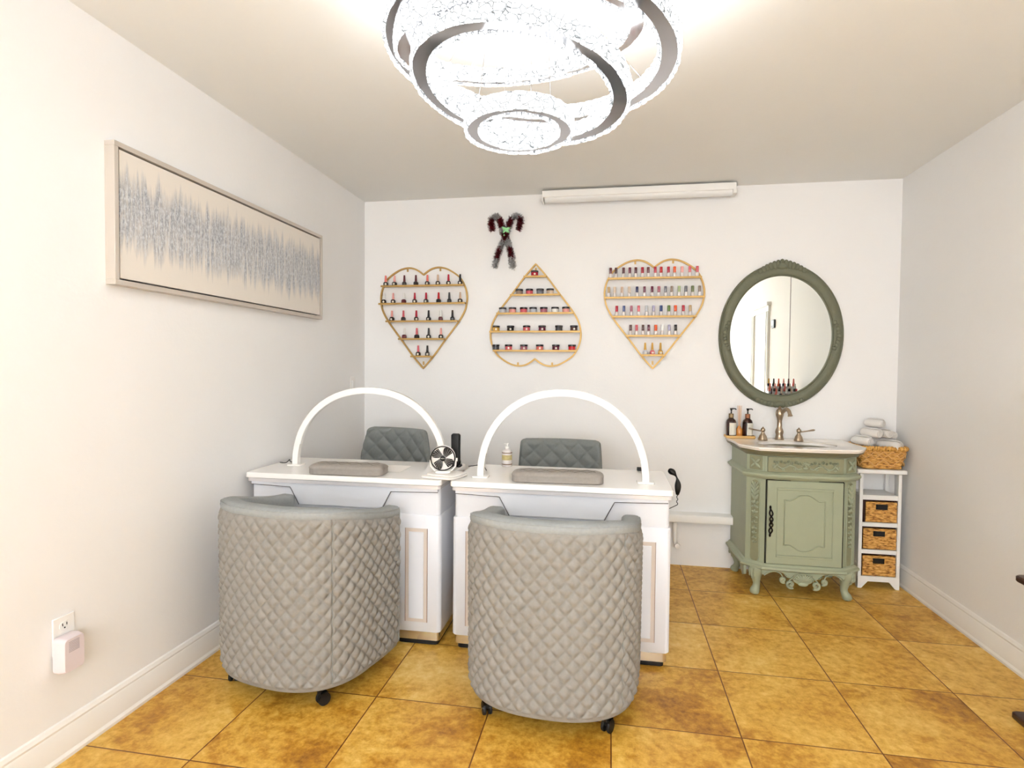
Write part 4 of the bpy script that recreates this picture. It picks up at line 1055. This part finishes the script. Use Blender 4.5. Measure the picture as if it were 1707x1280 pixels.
# tray with dispensers and diffuser
o = MB()
secs = [[Vector((p[0], p[1], z)) for p in rrect(.175 + 2 * w_, .09 + 2 * w_, .012, 4)] for z, w_ in ((0, -.004), (.003, 0), (.017, 0), (.017, -.006), (.007, -.007))]
o.loft(secs); o = o.obj('bamboo_tray', M_bamboo, smooth=30); o.location = (.803, 3.745, .8505)
tag(o, 'small rectangular bamboo tray on the left end of the vanity top', 'tray')
def dispenser(label, x, y, rz, collar):
    t_ = thing('soap_dispenser', label, 'soap dispenser', (x, y, .858), rz, group='amber pump bottles on the bamboo tray')
    MB().lathe([(.028, 0), (.031, .003), (.031, .088), (.027, .103), (.016, .114), (.0135, .118), (.0135, .124)], seg=24).obj('bottle', M_amber, t_)
    lb = MB(); secs = [[Vector((r_ * math.sin(a), -r_ * math.cos(a), z)) for r_, z in ((.0313, .012), (.0319, .012), (.0319, .088), (.0313, .088))] for a in [-.5 + 1.55 * k / 12 for k in range(13)]]
    lb.loft(secs).obj('label', M_label, t_)
    MB().lathe([(.0150, .118), (.0155, .120), (.0150, .142), (.0135, .144)], seg=18).obj('collar', collar, t_)
    MB().lathe([(.004, .144), (.004, .156), (.003, .158), (.009, .176), (.0095, .178), (0, .179)], seg=12).tube([(0, 0, .174), (.022, -.006, .176), (.028, -.008, .170)], .0032, 8).obj('pump', M_black, t_)
dispenser('amber pump bottle with black pump and pale label, left one on the bamboo tray', .752, 3.748, 0, mat('brass_collar', (140, 118, 84), .4, metal=.4))
dispenser('amber pump bottle with copper collar beside the faucet handle, right one on the bamboo tray', .850, 3.748, .25, M_copper)
t_ = thing('reed_diffuser', 'amber reed diffuser with peach sticks between the two pump bottles', 'diffuser', (.802, 3.752, .858))
MB().lathe([(.018, 0), (.020, .003), (.020, .045), (.010, .058), (.009, .066)], seg=18).obj('bottle', mat('orange_glass', (214, 140, 66), .15, coat=.4), t_)
for k, (dx, dy) in enumerate(((-.006, .002), (-.002, -.003), (.003, .003), (.007, -.002), (.001, .006))):
    MB().tube([(0, 0, .02), (dx, dy, .10), (dx * 1.7, dy * 1.7, .195)], .0018, 5).obj('reed', mat('peach_reed', (228, 190, 158), .7), t_)

# ------------------------------------------------------------------ white shelf unit with wicker drawers
U = thing('storage_tower', 'narrow white wooden storage tower with wicker drawers between vanity and right wall', 'shelf unit', (1.564, 3.71, 0))
hx = .112; yf, yb2 = -.092, .085
sd = MB()
for s_ in (1, -1):
    x0, x1 = (hx - .018, hx) if s_ > 0 else (-hx, -hx + .018)
    q = MB().prism([(yf, 0), (yf + .03, 0), (yf + .055, .05), (yb2 - .055, .05), (yb2 - .03, 0), (yb2, 0), (yb2, .145), (yf, .145)], x0, x1, Matrix(((0, 0, 1, 0), (1, 0, 0, 0), (0, 1, 0, 0), (0, 0, 0, 1))))
    q.box(x0, yf, .145, x1, yf + .02, .676).box(x0, yb2 - .02, .145, x1, yb2, .676)
    if s_ > 0 or s_ < 0: q.box(x0 + .005, yf + .02, .145, x1 - .005, yb2 - .02, .545)
    q.obj('side_panel', M_whitem, U, smooth=0, bevel=.0015)
fr_ = MB().prism([(-hx + .0, 0), (-hx + .02, 0), (-hx + .055, .042), (hx - .055, .042), (hx - .02, 0), (hx, 0), (hx, .072), (-hx, .072)], 0, .016, Matrix(((1, 0, 0, 0), (0, 0, 1, yf - .002), (0, 1, 0, 0), (0, 0, 0, 1))))
fr_.obj('foot_rail', M_whitem, U, smooth=0, bevel=.0015)
MB().box(-hx - .022, yf - .016, .678, hx + .022, yb2 + .004, .703).obj('top', M_whitem, U, bevel=.006)
for z0, z1 in ((.523, .551), (.365, .389), (.205, .229), (.052, .070)):
    MB().box(-hx + .018, yf + .001, z0, hx - .018, yb2, z1).obj('shelf', M_whitem, U, smooth=0, bevel=.0015)
MB().box(-hx + .018, yb2 - .006, .07, hx - .018, yb2 - .001, .52).obj('back_panel', M_whitem, U, smooth=0)
def woven_box(x0, y0, z0, x1, y1, z1, pitch, amp, slots=True):
    """front and sides woven from horizontal plaits"""
    b = MB()
    def wall(A, B, n_):
        A, B = Vector(A), Vector(B); L_ = (B - A).length; nu = int(L_ / (pitch / 8)) ; nz = int((z1 - z0) / (pitch / 9))
        secs = []
        for i in range(nu + 1):
            q = i / nu; p = A.lerp(B, q); col = []
            for k_ in range(nz + 1):
                z = z0 + (z1 - z0) * k_ / nz; row = math.floor((z - z0) / (pitch * .55)); fz_ = ((z - z0) / (pitch * .55)) % 1
                u = q * L_ / pitch + (.5 if row % 2 else 0); fu = u % 1
                hgt = amp * (abs(math.sin(PI * fu)) ** .6) * (math.sin(PI * fz_) ** .6)
                col.append(p + n_ * hgt + Vector((0, 0, z)))
            secs.append(col)
        b.loft(secs, cap=False, closed=False)
    wall((x0, y0, 0), (x1, y0, 0), Vector((0, -1, 0))); wall((x0, y1, 0), (x0, y0, 0), Vector((-1, 0, 0))); wall((x1, y0, 0), (x1, y1, 0), Vector((1, 0, 0))); wall((x1, y1, 0), (x0, y1, 0), Vector((0, 1, 0)))
    b.box(x0 + .001, y0 + .001, z0, x1 - .001, y1 - .001, z0 + .006)
    for a in ((x0 + .001, y0 + .001, x1 - .001, y0 + .006), (x0 + .001, y1 - .006, x1 - .001, y1 - .001), (x0 + .001, y0 + .001, x0 + .006, y1 - .001), (x1 - .006, y0 + .001, x1 - .001, y1 - .001)): b.box(a[0], a[1], z0, a[2], a[3], z1)
    return b
for i, (z0, z1) in enumerate(((.392, .508), (.232, .350), (.074, .190))):
    dx = (.010, -.001, .0)[i]
    w0 = woven_box(-hx + .026 + max(dx, 0), yf + .006, z0, hx - .022, yb2 - .012, z1, .030, .006)
    wd = w0.obj('wicker_drawer', M_wick, U, smooth=60)
    MB().box(-.032 + dx, yf - .0035, z1 - .040, .028 + dx, yf + .004, z1 - .010).obj('pull_slot', M_black, wd, smooth=0)
    MB().tube([(-hx + .028 + max(dx, 0), yf + .004, z1), (hx - .024, yf + .004, z1)], .004, 6).obj('drawer_rim', M_wick, wd)
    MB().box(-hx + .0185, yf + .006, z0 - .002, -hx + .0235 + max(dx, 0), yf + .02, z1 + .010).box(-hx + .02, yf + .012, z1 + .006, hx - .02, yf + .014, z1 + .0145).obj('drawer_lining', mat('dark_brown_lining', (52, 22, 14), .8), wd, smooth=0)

# basket on top
B = thing('wicker_basket', 'woven wicker basket of rolled towels on top of the white storage tower', 'basket', (1.574, 3.71, .7035))
b = MB()
def bsec(z, fl, o_=0): return [(p[0], p[1]) for p in rrect(.205 + fl + 2 * o_, .165 + fl * .6 + 2 * o_, .02, 4)]
# flaring woven wall
def resamp(poly, n):
    P = [Vector((x, y, 0)) for x, y in poly]; P.append(P[0]); L = [0]
    for a, c_ in zip(P, P[1:]): L.append(L[-1] + (c_ - a).length)
    out = []; j = 0
    for i in range(n):
        s_ = L[-1] * i / n
        while L[j + 1] < s_: j += 1
        out.append(P[j].lerp(P[j + 1], (s_ - L[j]) / (L[j + 1] - L[j] + 1e-9)))
    return out, L[-1]
nP = 280; secs = []
for k_ in range(41):
    q = k_ / 40; z = .002 + .112 * q; pts, LL = resamp(bsec(0, .04 * q), nP); row = math.floor(q * 7); fz_ = (q * 7) % 1; col = []
    for i, p in enumerate(pts):
        u = i / nP * 22 + (.5 if row % 2 else 0); hgt = .006 * abs(math.sin(PI * (u % 1))) ** .7 * math.sin(PI * fz_) ** .6
        d = Vector((p.x, p.y, 0)).normalized(); col.append(Vector((p.x, p.y, z)) + d * hgt)
    secs.append(col)
b.loft(secs, cap=False); b.prism(bsec(0, 0, -.004), .001, .01)
inn = [[Vector((p.x, p.y, z)) for p in resamp(bsec(0, .04 * q, -.004), 80)[0]] for q, z in ((0, .008), (1, .114))]; b.loft(inn, cap=False)
b.obj('woven_wall', M_wick, B, smooth=60)
pts, LL = resamp(bsec(0, .043), 150)
b = MB(); rr_ = []
b.tube([(p.x, p.y, .122) for p in pts], [.013 + .0022 * (1 if i % 3 else -1) for i in range(150)], 8, closed=True); b.obj('rim', wicker_material('hyacinth_rim', (214, 160, 72), (140, 84, 28), 130, 12), B, smooth=60)
b = MB()   # raised zigzag cords
for off in (0, .5):
    for j in range(2):
        pz = []
        for i in range(89):
            q = i / 88; ph = (q * 9 + off) % 1; tri = 2 * abs(ph - .5); zz = .018 + (j * .045) + tri * .042
            pt = pts[int(q * 149)]; kk = (1 - .043 / .25 * (1 - zz / .112)) if False else 1
            f_ = 1 - (1 - zz / .114) * .09; d = Vector((pt.x, pt.y, 0)).normalized()
            pz.append(Vector((pt.x * f_, pt.y * f_, zz)) + d * .003)
        if off == 0 or j == 1: b.tube(pz, .0028, 6)
b.obj('zigzag_cord', mat('pale_cord', (224, 176, 112), .6), B, smooth=60)
# rolled towels
def towel(label, x, y, z, L_, R_, rz, tilt=0):
    b = MB(); turns = 3.2; n = 60; sec0 = []
    def spiral(ys, jig, R_=R_):
        out, inn_ = [], []
        for i in range(n + 1):
            q = i / n; a = q * turns * 2 * PI; r_ = R_ * (.14 + .86 * q); out.append(Vector((r_ * math.cos(a), ys, r_ * math.sin(a) * .94)))
        for i in range(n, -1, -1):
            q = i / n; a = q * turns * 2 * PI; r_ = R_ * (.14 + .86 * q) - R_ * .17; inn_.append(Vector((max(r_, .0005) * math.cos(a), ys, max(r_, .0005) * math.sin(a) * .94)))
        return out + inn_
    for ys, k_ in ((-L_ / 2, .80), (-L_ / 2 + .006, .93), (-L_ / 2 + .02, 1.0), (0, 1.03), (L_ / 2 - .02, 1.0), (L_ / 2 - .006, .93), (L_ / 2, .80)): sec0.append(spiral(ys, 0, R_ * k_))
    nn_ = len(sec0[0]); vs = [p for q in sec0 for p in q]; fs = []
    for k_ in range(6):
        for i in range(nn_): j = (i + 1) % nn_; fs.append((k_ * nn_ + i, k_ * nn_ + j, (k_ + 1) * nn_ + j, (k_ + 1) * nn_ + i))
    for base in (0, 6 * nn_):
        for i in range(n): fs.append((base + i, base + i + 1, base + nn_ - 2 - i, base + nn_ - 1 - i))
    b.add(vs, fs)
    o = b.obj('rolled_towel', M_cloth, smooth=60); o.location = (x, y, z); o.rotation_euler = (tilt, 0, rz)
    tag(o, label, 'towel', 'rolled white towels piled in the basket')
zt = .7035
BX = 1.574
for lb_, dx, y, dz, L_, R_, a in (
    ('rolled white towel in the basket, front right one showing its spiral end', .052, 3.668, .136, .13, .037, 30),
    ('rolled white towel in the basket, lower back one under the pile', .000, 3.762, .134, .10, .032, 60),
    ('rolled white towel in the basket, lower left one lying sideways by the counter', -.085, 3.700, .154, .11, .036, 30),
    ('rolled white towel in the basket, second layer towards the left', -.040, 3.690, .206, .12, .032, 24),
    ('rolled white towel in the basket, second layer on the right, end toward the viewer', .034, 3.700, .204, .11, .029, 6),
    ('rolled white towel on the very top of the pile in the basket', -.006, 3.730, .262, .11, .031, 28),
    ('small rolled white towel at the right of the pile, leaning', .086, 3.745, .192, .10, .024, 4)):
    towel(lb_, BX + dx, y, zt + dz, L_, R_, math.radians(a))

# ------------------------------------------------------------------ dark shelf stand at the right edge
St = thing('shelf_stand', 'dark walnut stand with rectangular shelves at the right edge, beside the right wall', 'stand', (1.59, 2.18, 0))
def tier(z, x0, y0, x1, y1):
    b = MB(); secs = []
    for zz, o_ in ((z, -.003), (z + .004, 0), (z + .018, 0), (z + .022, -.004)): secs.append([Vector((p[0], p[1], zz)) for p in rrect(x1 - x0 + 2 * o_, y1 - y0 + 2 * o_, .02, 4, (x0 + x1) / 2, (y0 + y1) / 2)])
    b.loft(secs).obj('shelf', M_brown, St)
tier(.0, -.112, -.16, .10, .185); tier(.508, -.112, -.16, .10, .19); tier(.96, -.165, -.20, .095, .0)
for x, y in ((-.02, -.14), (.08, -.14), (.08, -.02), (-.02, -.02)): MB().box(x - .011, y - .011, .020, x + .011, y + .011, .962).obj('post', M_brown, St, bevel=.002)
# stepped rack of polish standing on the top tier (seen in the mirror)
Rk = thing('stepped_rack', 'clear stepped rack for polish on the dark stand, seen in the mirror', 'rack', (1.555, 2.08, .9825))
for r in range(4):
    MB().box(-.125, -.09 + r * .045, 0, .125, -.046 + r * .045, .012 + .045 * (3 - r)).obj('step', mat('clear_acrylic', (232, 232, 234), .1, coat=.4, alpha=.8), Rk, smooth=0, bevel=.001)
cols = ['coral', 'black', 'nude', 'maroon', 'gold', 'white', 'pink', 'brown', 'beige', 'orange', 'crimson']
for r in range(4):
    for i in range(6):
        col = cols[(r * 5 + i * 3) % 11]
        t = thing('polish_bottle', '%s-capped polish bottle on the stepped rack, %s step, %s' % (col, ['top', 'second', 'third', 'lowest'][r], ['nearest the wall', 'second from the wall', 'third from the wall', 'fourth from the wall', 'fifth from the wall', 'farthest from the wall'][i]), 'nail polish', (1.662 - i * .043, 2.012 + r * .045, .9825 + .0125 + .045 * (3 - r)), PI, 'polish bottles on the stepped rack')
        small('bottle', body_mesh('dark', 'black' if (r + i) % 3 else col), t); small('cap', cap_mesh('dark', col), t)
